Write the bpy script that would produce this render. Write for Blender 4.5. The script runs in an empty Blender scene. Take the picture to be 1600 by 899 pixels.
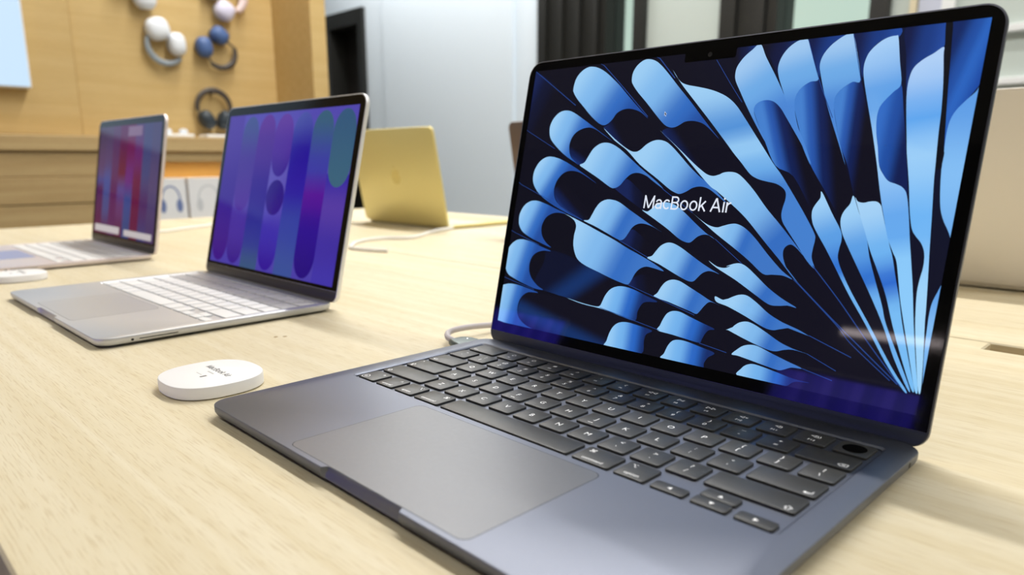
import bpy, bmesh, math, random
from mathutils import Vector, Matrix

# ------------------------------------------------------------------ camera, world, light, exposure
scene = bpy.context.scene
COL = scene.collection
random.seed(7)

def srgb(r, g, b):
    f = lambda c: (c / 255 / 12.92) if c / 255 <= 0.04045 else ((c / 255 + 0.055) / 1.055) ** 2.4
    return (f(r), f(g), f(b), 1.0)

YAW, PITCH, ROLL = -0.799281, -0.212344, -0.002083
EYE = Vector((0.240270, -0.256504, 0.141264))
fwd = Vector((math.cos(PITCH) * math.sin(YAW), math.cos(PITCH) * math.cos(YAW), math.sin(PITCH)))
rgt = fwd.cross(Vector((0, 0, 1))).normalized()
upv = rgt.cross(fwd)
r2 = rgt * math.cos(ROLL) + upv * math.sin(ROLL)
u2 = upv * math.cos(ROLL) - rgt * math.sin(ROLL)
cam_data = bpy.data.cameras.new('camera')
cam = bpy.data.objects.new('camera', cam_data)
COL.objects.link(cam)
cam.matrix_world = Matrix(((r2.x, u2.x, -fwd.x, EYE.x), (r2.y, u2.y, -fwd.y, EYE.y), (r2.z, u2.z, -fwd.z, EYE.z), (0, 0, 0, 1)))
cam_data.sensor_width = 36.0
cam_data.lens = 25.215942
cam_data.shift_x = 0.008490
cam_data.shift_y = 0.025888
cam_data.clip_start = 0.01
cam_data.clip_end = 60
cam_data.dof.use_dof = True
cam_data.dof.focus_distance = 0.43
cam_data.dof.aperture_fstop = 7.5
scene.camera = cam

world = bpy.data.worlds.new('world')
scene.world = world
world.use_nodes = True
world.node_tree.nodes['Background'].inputs[0].default_value = (0.80, 0.95, 0.88, 1)
world.node_tree.nodes['Background'].inputs[1].default_value = 0.95

def spot(name, loc, target, watts, size_deg, radius, color=(1, 1, 1), blend=0.6):
    d = bpy.data.lights.new(name, 'SPOT')
    d.energy = watts; d.spot_size = math.radians(size_deg); d.spot_blend = blend
    d.shadow_soft_size = radius; d.color = color
    o = bpy.data.objects.new(name, d); COL.objects.link(o)
    o.location = loc
    o.rotation_euler = (Vector(target) - Vector(loc)).to_track_quat('-Z', 'Y').to_euler()
    return o

def area(name, loc, sx, sy, watts, color=(1, 1, 1)):
    d = bpy.data.lights.new(name, 'AREA')
    d.shape = 'RECTANGLE'; d.size = sx; d.size_y = sy; d.energy = watts; d.color = color
    o = bpy.data.objects.new(name, d); COL.objects.link(o); o.location = loc
    return o

CEIL = 2.15
# long slim ceiling strips parallel to tables; last one added to brighten pale wall
STRIPS = [(-1.05, 1.07, 2.5, 0.05, 64), (2.1, 1.07, 2.0, 0.05, 34), (-1.0, 2.20, 7.0, 0.06, 42), (-1.0, -1.20, 7.0, 0.06, 30), (-3.3, 2.62, 3.0, 0.06, 42)]
for (lx, ly, sx, sy, w) in STRIPS:
    area('strip_lamp', (lx, ly, CEIL - 0.052), sx, sy, w, (1.0, 0.98, 0.95))
# unseen spots added to brighten the oak wall, warm strip light inside its niche
spot('wall_fill_spot', (-1.75, 0.75, CEIL - 0.12), (-2.5, 0.75, 0.45), 7, 85, 0.05, (1.0, 0.95, 0.86))
spot('wall_fill_spot', (-1.75, -0.1, CEIL - 0.12), (-2.5, 0.1, 0.45), 12, 85, 0.05, (1.0, 0.95, 0.88))
spot('wall_fill_spot', (-1.75, 0.25, CEIL - 0.12), (-2.36, 1.164, 0.55), 15, 45, 0.05, (1.0, 0.93, 0.80))
area('niche_lamp', (-2.60, 0.92, 0.131), 0.03, 0.45, 1.5, (1.0, 0.72, 0.38))

vs = scene.view_settings
vs.view_transform = 'Standard'
vs.look = 'None'
vs.exposure = 0.0
vs.gamma = 1.0
vs.use_curve_mapping = False
scene.cycles.use_denoising = True
scene.cycles.max_bounces = 8
scene.cycles.caustics_reflective = False
scene.cycles.caustics_refractive = False
scene.cycles.sample_clamp_indirect = 6

# ------------------------------------------------------------------ materials
def mat(name, col, rough=0.5, metal=0.0, spec=0.5, emit=None, strength=0.0, trans=0.0, coat=0.0, bump=0.0, bump_scale=400.0, aniso=None):
    m = bpy.data.materials.new(name); m.use_nodes = True
    nt = m.node_tree; b = nt.nodes['Principled BSDF']
    b.inputs['Base Color'].default_value = col
    b.inputs['Roughness'].default_value = rough
    b.inputs['Metallic'].default_value = metal
    b.inputs['Specular IOR Level'].default_value = spec
    b.inputs['Coat Weight'].default_value = coat
    b.inputs['Transmission Weight'].default_value = trans
    if emit:
        b.inputs['Emission Color'].default_value = emit
        b.inputs['Emission Strength'].default_value = strength
    tc = nt.nodes.new('ShaderNodeTexCoord')
    n = nt.nodes.new('ShaderNodeTexNoise'); n.inputs['Scale'].default_value = bump_scale; n.inputs['Detail'].default_value = 3
    nt.links.new(tc.outputs['Object'], n.inputs['Vector'])
    mr = nt.nodes.new('ShaderNodeMapRange')
    mr.inputs['To Min'].default_value = max(0.0, rough - 0.03); mr.inputs['To Max'].default_value = min(1.0, rough + 0.03)
    nt.links.new(n.outputs['Fac'], mr.inputs['Value']); nt.links.new(mr.outputs['Result'], b.inputs['Roughness'])
    if bump > 0:
        bp = nt.nodes.new('ShaderNodeBump'); bp.inputs['Strength'].default_value = bump; bp.inputs['Distance'].default_value = 0.0004
        nt.links.new(n.outputs['Fac'], bp.inputs['Height']); nt.links.new(bp.outputs['Normal'], b.inputs['Normal'])
    return m

def wood(name, c0, c1, c2, axis='X', scale=1.0, rough=0.45, streak=1.0, spec=0.4):
    """long grain along one axis: pores (fine dark dashes), soft bands and a slow tint"""
    m = bpy.data.materials.new(name); m.use_nodes = True
    nt = m.node_tree; L = nt.links; b = nt.nodes['Principled BSDF']
    tc = nt.nodes.new('ShaderNodeTexCoord')
    def stretch(along, across):
        mp = nt.nodes.new('ShaderNodeMapping')
        s = {'X': (along, across, across), 'Y': (across, along, across), 'Z': (across, across, along)}[axis]
        mp.inputs['Scale'].default_value = [q * scale for q in s]
        L.new(tc.outputs['Object'], mp.inputs['Vector']); return mp
    def noise(mp, detail, dist=0.0):
        n = nt.nodes.new('ShaderNodeTexNoise'); n.inputs['Scale'].default_value = 1.0
        n.inputs['Detail'].default_value = detail; n.inputs['Distortion'].default_value = dist
        L.new(mp.outputs['Vector'], n.inputs['Vector']); return n
    bands = noise(stretch(3.5, 90), 4, 0.6)
    pores = noise(stretch(55, 1100), 2)
    slow = noise(stretch(0.9, 6), 2)
    r1 = nt.nodes.new('ShaderNodeValToRGB'); r1.color_ramp.elements[0].position = 0.35; r1.color_ramp.elements[1].position = 0.68
    r1.color_ramp.elements[0].color = c1; r1.color_ramp.elements[1].color = c0
    L.new(bands.outputs['Fac'], r1.inputs['Fac'])
    r2_ = nt.nodes.new('ShaderNodeValToRGB'); r2_.color_ramp.elements[0].position = 0.33; r2_.color_ramp.elements[1].position = 0.47
    r2_.color_ramp.elements[0].color = (1, 1, 1, 1); r2_.color_ramp.elements[1].color = (0, 0, 0, 1)
    L.new(pores.outputs['Fac'], r2_.inputs['Fac'])
    ml = nt.nodes.new('ShaderNodeMath'); ml.operation = 'MULTIPLY'; ml.inputs[1].default_value = 0.38 * streak
    L.new(r2_.outputs['Color'], ml.inputs[0])
    mx = nt.nodes.new('ShaderNodeMixRGB'); mx.inputs['Color2'].default_value = c2
    L.new(ml.outputs[0], mx.inputs['Fac']); L.new(r1.outputs['Color'], mx.inputs['Color1'])
    m2 = nt.nodes.new('ShaderNodeMixRGB'); m2.blend_type = 'MULTIPLY'; m2.inputs['Fac'].default_value = 0.25
    rs = nt.nodes.new('ShaderNodeValToRGB'); rs.color_ramp.elements[0].color = (0.72, 0.70, 0.66, 1); rs.color_ramp.elements[0].position = 0.3; rs.color_ramp.elements[1].position = 0.7
    L.new(slow.outputs['Fac'], rs.inputs['Fac']); L.new(mx.outputs['Color'], m2.inputs['Color1']); L.new(rs.outputs['Color'], m2.inputs['Color2'])
    L.new(m2.outputs['Color'], b.inputs['Base Color'])
    b.inputs['Roughness'].default_value = rough; b.inputs['Specular IOR Level'].default_value = spec
    bp = nt.nodes.new('ShaderNodeBump'); bp.inputs['Strength'].default_value = 0.12; bp.inputs['Distance'].default_value = 0.0006; bp.invert = True
    L.new(r2_.outputs['Color'], bp.inputs['Height']); L.new(bp.outputs['Normal'], b.inputs['Normal'])
    return m

def glowing_print(name, rough=0.12, strength=1.0, spec=0.35):
    """picture on a lit display: colour from the mesh's own colour attribute, behind a glossy face"""
    m = bpy.data.materials.new(name); m.use_nodes = True
    nt = m.node_tree; b = nt.nodes['Principled BSDF']
    at = nt.nodes.new('ShaderNodeAttribute'); at.attribute_name = 'ink'
    b.inputs['Base Color'].default_value = (0.004, 0.004, 0.005, 1); b.inputs['Roughness'].default_value = rough
    b.inputs['Specular IOR Level'].default_value = spec
    nt.links.new(at.outputs['Color'], b.inputs['Emission Color']); b.inputs['Emission Strength'].default_value = strength
    return m

M = {}
M['oak'] = wood('pale_oak', srgb(229, 219, 192), srgb(220, 207, 174), srgb(190, 167, 124), 'X', 1.0, 0.55, spec=0.25)
M['oak_dark'] = wood('oak_recess', srgb(176, 150, 100), srgb(150, 122, 76), srgb(110, 84, 50), 'X', 1.0, 0.6)
M['wall_oak'] = wood('wall_oak', srgb(206, 178, 122), srgb(198, 168, 110), srgb(178, 146, 92), 'Y', 0.5, 0.55, 0.6)
M['cab_oak'] = wood('cabinet_oak', srgb(196, 170, 122), srgb(182, 154, 106), srgb(150, 122, 80), 'Y', 0.5, 0.55, 0.6)
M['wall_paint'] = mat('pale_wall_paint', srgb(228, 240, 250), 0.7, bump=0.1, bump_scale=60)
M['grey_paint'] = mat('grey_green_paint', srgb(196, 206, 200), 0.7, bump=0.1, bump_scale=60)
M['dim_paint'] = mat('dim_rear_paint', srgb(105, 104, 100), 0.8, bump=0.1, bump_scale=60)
M['white_trim'] = mat('white_trim', srgb(238, 240, 240), 0.5)
M['ceiling'] = mat('ceiling_paint', srgb(225, 224, 220), 0.8, bump=0.1, bump_scale=40)
M['floor'] = mat('stone_floor', srgb(150, 146, 140), 0.5, bump=0.2, bump_scale=30)
M['black_frame'] = mat('black_window_frame', srgb(27, 27, 24), 0.5)
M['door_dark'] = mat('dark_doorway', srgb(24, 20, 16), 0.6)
M['lamp_glow'] = mat('lamp_diffuser', srgb(255, 252, 245), 0.5, emit=(1, 0.98, 0.94, 1), strength=3.0)
M['bar_glow'] = mat('bar_lamp_diffuser', srgb(255, 240, 235), 0.5, emit=(1, 0.86, 0.86, 1), strength=9.0)
M['lamp_body'] = mat('lamp_housing', srgb(230, 230, 228), 0.4)
M['midnight'] = mat('midnight_aluminium', srgb(112, 116, 127), 0.46, 1.0, 0.5, bump=0.03, bump_scale=3000)
M['midnight_lid'] = mat('midnight_lid_aluminium', srgb(98, 100, 110), 0.38, 0.9, 0.5, bump=0.03, bump_scale=3000)
M['midnight_pad'] = mat('midnight_trackpad', srgb(112, 113, 116), 0.44, 1.0)
M['hinge'] = mat('hinge_plastic', srgb(54, 60, 76), 0.42, 0.0, 0.5)
M['bezel'] = mat('black_glass', srgb(10, 10, 11), 0.05, 0.0, 0.3)
M['bezel_soft'] = mat('black_coated_glass', srgb(14, 13, 12), 0.10, 0.0, 0.10)
M['gap'] = mat('dark_gap', srgb(20, 20, 22), 0.8)
M['key'] = mat('black_keycap', srgb(54, 54, 52), 0.44, 0.0, 0.58, bump=0.05, bump_scale=4000)
M['legend'] = mat('white_legend', srgb(245, 245, 245), 0.5, emit=(1, 1, 1, 1), strength=0.25)
M['jack'] = mat('port_black', srgb(8, 8, 8), 0.6)
M['silver'] = mat('silver_aluminium', srgb(206, 208, 212), 0.45, 0.7)
M['silver_pad'] = mat('silver_trackpad', srgb(196, 198, 202), 0.42, 0.6)
M['silver_lid'] = mat('bright_silver_rim', srgb(238, 240, 242), 0.4, 0.4)
M['white_key'] = mat('white_keycap', srgb(240, 240, 238), 0.5)
M['chin'] = mat('grey_chin', srgb(62, 58, 56), 0.4)
M['blush'] = mat('pale_blush_aluminium', srgb(232, 222, 222), 0.42, 0.6)
M['blush_pad'] = mat('lilac_trackpad', srgb(176, 184, 222), 0.4, 0.6)
M['citrus'] = mat('yellow_aluminium', srgb(228, 214, 146), 0.45, 0.45)
M['citrus_key'] = mat('pale_yellow_keycap', srgb(228, 228, 200), 0.5)
M['citrus_logo'] = mat('dark_yellow_mark', srgb(208, 190, 118), 0.35, 0.6)
M['bronze'] = mat('grey_brown_aluminium', srgb(122, 106, 98), 0.4, 0.7)
M['starlight'] = mat('warm_beige_aluminium', srgb(252, 245, 234), 0.5, 0.0)
M['cable'] = mat('grey_lilac_cable', srgb(196, 190, 194), 0.6, bump=0.4, bump_scale=1500)
M['white_cable'] = mat('white_cable', srgb(240, 238, 234), 0.5)
M['plug'] = mat('plug_metal', srgb(88, 98, 96), 0.4, 0.7)
M['led'] = mat('plug_light', srgb(255, 255, 255), 0.4, emit=(1, 1, 1, 1), strength=2.0)
M['tag'] = mat('white_tag', srgb(248, 248, 248), 0.45)
M['print_grey'] = mat('grey_print', srgb(110, 110, 112), 0.6)
M['print_pale'] = mat('pale_print', srgb(200, 200, 200), 0.6)
M['cup_white'] = mat('white_ear_cup', srgb(226, 232, 240), 0.45)
M['cup_lilac'] = mat('lilac_ear_cup', srgb(214, 212, 236), 0.45)
M['cup_blue'] = mat('blue_ear_cup', srgb(70, 98, 150), 0.45)
M['cup_dark'] = mat('dark_ear_cup', srgb(44, 54, 62), 0.45)
M['cushion'] = mat('ear_cushion', srgb(70, 72, 80), 0.8)
M['cushion_pale'] = mat('pale_ear_cushion', srgb(196, 206, 214), 0.8)
M['band_grey'] = mat('grey_headband', srgb(140, 150, 158), 0.5)
M['band_dark'] = mat('dark_headband', srgb(66, 58, 52), 0.5)
M['band_pink'] = mat('pale_pink_headband', srgb(226, 206, 206), 0.5)
M['box_white'] = mat('white_card_box', srgb(236, 238, 240), 0.5)
M['box_print'] = mat('box_print_blue', srgb(110, 128, 176), 0.5)
M['box_print_pale'] = mat('box_print_pale', srgb(206, 210, 214), 0.5)
M['wall_screen'] = mat('wall_display_glow', srgb(20, 20, 20), 0.2, emit=srgb(206, 232, 255), strength=1.0)
M['print'] = glowing_print('display_picture', 0.03)
M['print_soft'] = glowing_print('display_picture_second', 0.08, 0.72, 0.08)
M['print_dim'] = glowing_print('display_picture_dim', 0.08, 0.55, 0.06)
M['print_bright'] = glowing_print('display_picture_bright', 0.12, 9.0)

# thin glass: transparent with a faint reflection
def glass_mat():
    m = bpy.data.materials.new('window_glass'); m.use_nodes = True
    nt = m.node_tree
    for n in list(nt.nodes):
        if n.type != 'OUTPUT_MATERIAL': nt.nodes.remove(n)
    out = nt.nodes[0]
    t = nt.nodes.new('ShaderNodeBsdfTransparent'); t.inputs[0].default_value = (0.86, 0.90, 0.87, 1)
    g = nt.nodes.new('ShaderNodeBsdfGlossy'); g.inputs['Roughness'].default_value = 0.02
    f = nt.nodes.new('ShaderNodeFresnel'); f.inputs['IOR'].default_value = 1.45
    mx = nt.nodes.new('ShaderNodeMixShader')
    nt.links.new(f.outputs[0], mx.inputs[0]); nt.links.new(t.outputs[0], mx.inputs[1]); nt.links.new(g.outputs[0], mx.inputs[2])
    nt.links.new(mx.outputs[0], out.inputs[0])
    return m
M['glass'] = glass_mat()

# ------------------------------------------------------------------ mesh helpers
def add_obj(name, verts, faces, m, parent=None, sharp=35.0, smooth=True):
    me = bpy.data.meshes.new(name)
    me.from_pydata([tuple(v) for v in verts], [], faces)
    me.materials.append(M[m] if isinstance(m, str) else m)
    if smooth and sharp is not None:
        me.polygons.foreach_set('use_smooth', [True] * len(me.polygons))
        me.set_sharp_from_angle(angle=math.radians(sharp))
    me.update()
    o = bpy.data.objects.new(name, me); COL.objects.link(o)
    if parent: o.parent = parent
    return o

def tag(o, label, cat, group=None, kind=None):
    o['label'] = label; o['category'] = cat
    if group: o['group'] = group
    if kind: o['kind'] = kind
    return o

def struct(o, label, cat):
    o['kind'] = 'structure'; o['label'] = label; o['category'] = cat
    return o

def empty(name, loc, rz, label, cat, group=None):
    o = bpy.data.objects.new(name, None); COL.objects.link(o)
    o.empty_display_size = 0.05
    o.location = loc; o.rotation_euler = (0, 0, rz)
    return tag(o, label, cat, group)

def box(x0, x1, y0, y1, z0, z1):
    v = [(x0, y0, z0), (x1, y0, z0), (x1, y1, z0), (x0, y1, z0), (x0, y0, z1), (x1, y0, z1), (x1, y1, z1), (x0, y1, z1)]
    f = [(0, 3, 2, 1), (4, 5, 6, 7), (0, 1, 5, 4), (1, 2, 6, 5), (2, 3, 7, 6), (3, 0, 4, 7)]
    return v, f

def merge(parts):
    V, F = [], []
    for v, f in parts:
        o = len(V); V += list(v); F += [tuple(i + o for i in q) for q in f]
    return V, F

def bbox(x0, x1, y0, y1, z0, z1, b=0.002):
    """box with chamfered edges along every side (lofted)"""
    b = min(b, (x1 - x0) / 3, (y1 - y0) / 3, (z1 - z0) / 3)
    def lp(i, z): return [(x0 + i, y0 + i, z), (x1 - i, y0 + i, z), (x1 - i, y1 - i, z), (x0 + i, y1 - i, z)]
    return loft([lp(b, z0), lp(0, z0 + b), lp(0, z1 - b), lp(b, z1)])

def loft(loops, cap0=True, cap1=True):
    n = len(loops[0]); V = [p for l in loops for p in l]; F = []
    for i in range(len(loops) - 1):
        a, b = i * n, (i + 1) * n
        for j in range(n):
            k = (j + 1) % n
            F.append((a + j, a + k, b + k, b + j))
    if cap0: F.append(tuple(reversed(range(n))))
    if cap1: F.append(tuple(range((len(loops) - 1) * n, len(loops) * n)))
    return V, F

def rrect(w, h, r, k=6, cx=0.0, cy=0.0, front=None):
    """rounded rectangle, counter-clockwise; front = extra points (x, dy) on the front edge, left to right"""
    r = max(r, 1e-5); P = []
    for x, dy in (front or []): P.append((cx + x, cy - h / 2 + dy))
    for (sx, sy, a0) in ((1, -1, -90), (1, 1, 0), (-1, 1, 90), (-1, -1, 180)):
        for i in range(k + 1):
            a = math.radians(a0 + 90 * i / k)
            P.append((cx + sx * (w / 2 - r) + r * math.cos(a), cy + sy * (h / 2 - r) + r * math.sin(a)))
    return P

def catmull(P, n=6, closed=False):
    P = [Vector(p) for p in P]; out = []; N = len(P)
    rng = range(N) if closed else range(N - 1)
    for i in rng:
        if closed: p0, p1, p2, p3 = P[(i - 1) % N], P[i], P[(i + 1) % N], P[(i + 2) % N]
        else: p0, p1, p2, p3 = P[max(i - 1, 0)], P[i], P[i + 1], P[min(i + 2, N - 1)]
        for j in range(n):
            t = j / n
            out.append(0.5 * ((2 * p1) + (p2 - p0) * t + (2 * p0 - 5 * p1 + 4 * p2 - p3) * t * t + (3 * p1 - p0 - 3 * p2 + p3) * t ** 3))
    if not closed: out.append(P[-1])
    return out

def tube(path, r, seg=10, flat=1.0):
    """round tube along points; r a number or one per point; flat squashes one axis"""
    path = [Vector(p) for p in path]; N = len(path); loops = []; up = Vector((0, 0, 1)); prev = None
    for i, p in enumerate(path):
        d = (path[min(i + 1, N - 1)] - path[max(i - 1, 0)]).normalized()
        s = d.cross(up if prev is None else prev)
        if prev is None:
            if s.length < 1e-4: s = d.cross(Vector((1, 0, 0)))
            s.normalize(); nrm = s.cross(d)
        else:
            s.normalize(); nrm = s.cross(d)
        prev = nrm
        rr = r[i] if isinstance(r, (list, tuple)) else r
        loops.append([tuple(p + s * rr * math.cos(2 * math.pi * j / seg) + nrm * rr * flat * math.sin(2 * math.pi * j / seg)) for j in range(seg)])
    return loft(loops)

def lathe(profile, seg=20, centre=(0, 0, 0), axis='Z'):
    loops = []
    for (r, z) in profile:
        lp = []
        for j in range(seg):
            a = 2 * math.pi * j / seg
            x, y = r * math.cos(a), r * math.sin(a)
            p = {'Z': (x, y, z), 'X': (z, x, y), 'Y': (y, z, x)}[axis]
            lp.append((p[0] + centre[0], p[1] + centre[1], p[2] + centre[2]))
        loops.append(lp)
    return loft(loops)

# ------------------------------------------------------------------ glyph meshes (flat print)
GLYPHS = {}
def make_glyphs(texts):
    made = []
    for t in texts:
        cu = bpy.data.curves.new('glyph', 'FONT'); cu.body = t; cu.size = 1.0
        cu.align_x = 'CENTER'; cu.resolution_u = 3
        o = bpy.data.objects.new('glyph', cu); COL.objects.link(o); made.append((t, o, cu))
    dg = bpy.context.evaluated_depsgraph_get()
    for t, o, cu in made:
        me = bpy.data.meshes.new_from_object(o.evaluated_get(dg))
        GLYPHS[t] = ([tuple(v.co) for v in me.vertices], [tuple(p.vertices) for p in me.polygons])
        bpy.data.meshes.remove(me)
    for t, o, cu in made:
        bpy.data.objects.remove(o); bpy.data.curves.remove(cu)

def glyph(t, cx, cy, size, bold=0.0, align='C', mid=True):
    """flat letters in the xy plane: cx,cy = where the middle of the ink (or left/right end) sits"""
    V, F = GLYPHS[t]
    if not V: return [], []
    x0 = min(v[0] for v in V); x1 = max(v[0] for v in V); y0 = min(v[1] for v in V); y1 = max(v[1] for v in V)
    ox = {'C': (x0 + x1) / 2, 'L': x0, 'R': x1}[align]
    oy = (y0 + y1) / 2 if mid else 0.0
    return [(cx + (v[0] - ox) * size, cy + (v[1] - oy) * size, 0.0) for v in V], F

# ------------------------------------------------------------------ laptop builder (all in metres, local frame: x right, y towards the hinge, z up from the table)
mm = 0.001
U = 19.05
# rows from the space bar upwards: (width in units, name of the legend set)
ROWS = [
    [(1, 'fn'), (1, 'control'), (1, 'optionL'), (1.25, 'commandL'), (5, ''), (1.25, 'commandR'), (1, 'optionR'), (1, 'LEFT'), (1, 'UPDOWN'), (1, 'RIGHT')],
    [(2.25, 'shiftL')] + [(1, c) for c in 'ZXCVBNM'] + [(1, ',<'), (1, '.>'), (1, '/?'), (2.25, 'shiftR')],
    [(1.75, 'caps')] + [(1, c) for c in 'ASDFGHJKL'] + [(1, ';:'), (1, '\'"'), (1.75, 'return')],
    [(1.5, 'tab')] + [(1, c) for c in 'QWERTYUIOP'] + [(1, '[{'), (1, ']}'), (1, '\\|')],
    [(1, '`~')] + [(1, a + b) for a, b in zip('1234567890-=', '!@#$%^&*()_+')] + [(1.5, 'delete')],
    [(1.5, 'esc')] + [(1, 'F%d' % i) for i in range(1, 13)] + [(1, 'TOUCH')],
]
FICON = {1: '\u2600', 2: '\u2600', 3: '\u229e', 4: '\u2315', 5: '\u03c8', 6: '\u263e', 7: '\u25c1\u25c1', 8: '\u25b7\u2225', 9: '\u25b7\u25b7', 10: '\u25c1\u00d7', 11: '\u25c1)', 12: '\u25c1))'}

def legend_bits(k):
    """(text, x mm, y mm, size mm, align) relative to the key centre; kw = key width in mm filled in later"""
    if len(k) == 1: return [(k, 0, 0, 4.9, 'C')]
    if len(k) == 2 and k not in ('fn', 'UP') and not k.startswith('F'): return [(k[0], 0, -2.6, 4.3, 'C'), (k[1], 0, 2.9, 4.3, 'C')]
    if k.startswith('F') and k[1:].isdigit(): return [(FICON[int(k[1:])], 0, 2.2, 3.4, 'C'), (k, 0, -3.4, 2.5, 'C')]
    return {
        'fn': [('fn', 4.2, 4.3, 2.9, 'C'), ('\u2295', -4.2, -4.2, 4.0, 'C')],
        'control': [('control', 0, -4.6, 3.0, 'C'), ('^', 4.0, 4.0, 4.2, 'C')],
        'optionL': [('option', 0, -4.6, 3.0, 'C'), ('\u2325', 4.0, 4.0, 3.6, 'C')],
        'commandL': [('command', 0, -4.6, 3.0, 'C'), ('\u2318', 6.0, 4.0, 4.0, 'C')],
        'commandR': [('command', 0, -4.6, 3.0, 'C'), ('\u2318', -6.0, 4.0, 4.0, 'C')],
        'optionR': [('option', 0, -4.6, 3.0, 'C'), ('\u2325', -4.0, 4.0, 3.6, 'C')],
        'LEFT': [('\u25c0', 0, 0, 2.6, 'C')], 'RIGHT': [('\u25b6', 0, 0, 2.6, 'C')], 'UP': [('\u25b2', 0, 0, 2.6, 'C')], 'DOWN': [('\u25bc', 0, 0, 2.6, 'C')],
        'shiftL': [('\u21e7', -16.0, -4.4, 4.6, 'C')], 'shiftR': [('\u21e7', 16.0, -4.4, 4.6, 'C')],
        'caps': [('\u21ea', -11.0, -4.4, 4.6, 'C'), ('\u2022', -11.0, 4.6, 4.0, 'C')],
        'return': [('\u21b5', 11.0, -4.4, 5.0, 'C')], 'tab': [('\u21e5', -8.6, -4.4, 4.6, 'C')],
        'delete': [('\u232b', 8.0, -4.4, 4.4, 'C')], 'esc': [('esc', -8.2, -4.6, 3.4, 'C')],
    }.get(k, [])

_texts = set(['MacBook Air', 'MacBook Air '])
for row in ROWS:
    for w, k in row:
        for b in legend_bits(k): _texts.add(b[0])
for k in ('UP', 'DOWN'):
    for b in legend_bits(k): _texts.add(b[0])
make_glyphs(sorted(_texts))

KEYMESH = {}
def key_mesh(w, h, m):
    """keycap: straight skirt, softly rounded top edge, very slightly dished"""
    kk = (round(w, 3), round(h, 3), m)
    if kk in KEYMESH: return KEYMESH[kk]
    loops = []
    for ins, z in ((0.0, 0.0), (0.0, 0.95), (0.10, 1.15), (0.32, 1.25)):
        loops.append([(x * mm, y * mm, z * mm) for x, y in rrect(w - 2 * ins, h - 2 * ins, 1.5 - ins * 0.5, 3)])
    V, F = loft(loops)
    me = bpy.data.meshes.new('key'); me.from_pydata(V, [], F); me.materials.append(M[m])
    me.polygons.foreach_set('use_smooth', [True] * len(me.polygons)); me.set_sharp_from_angle(angle=math.radians(50))
    KEYMESH[kk] = me
    return me

SCREENS = {}

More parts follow.
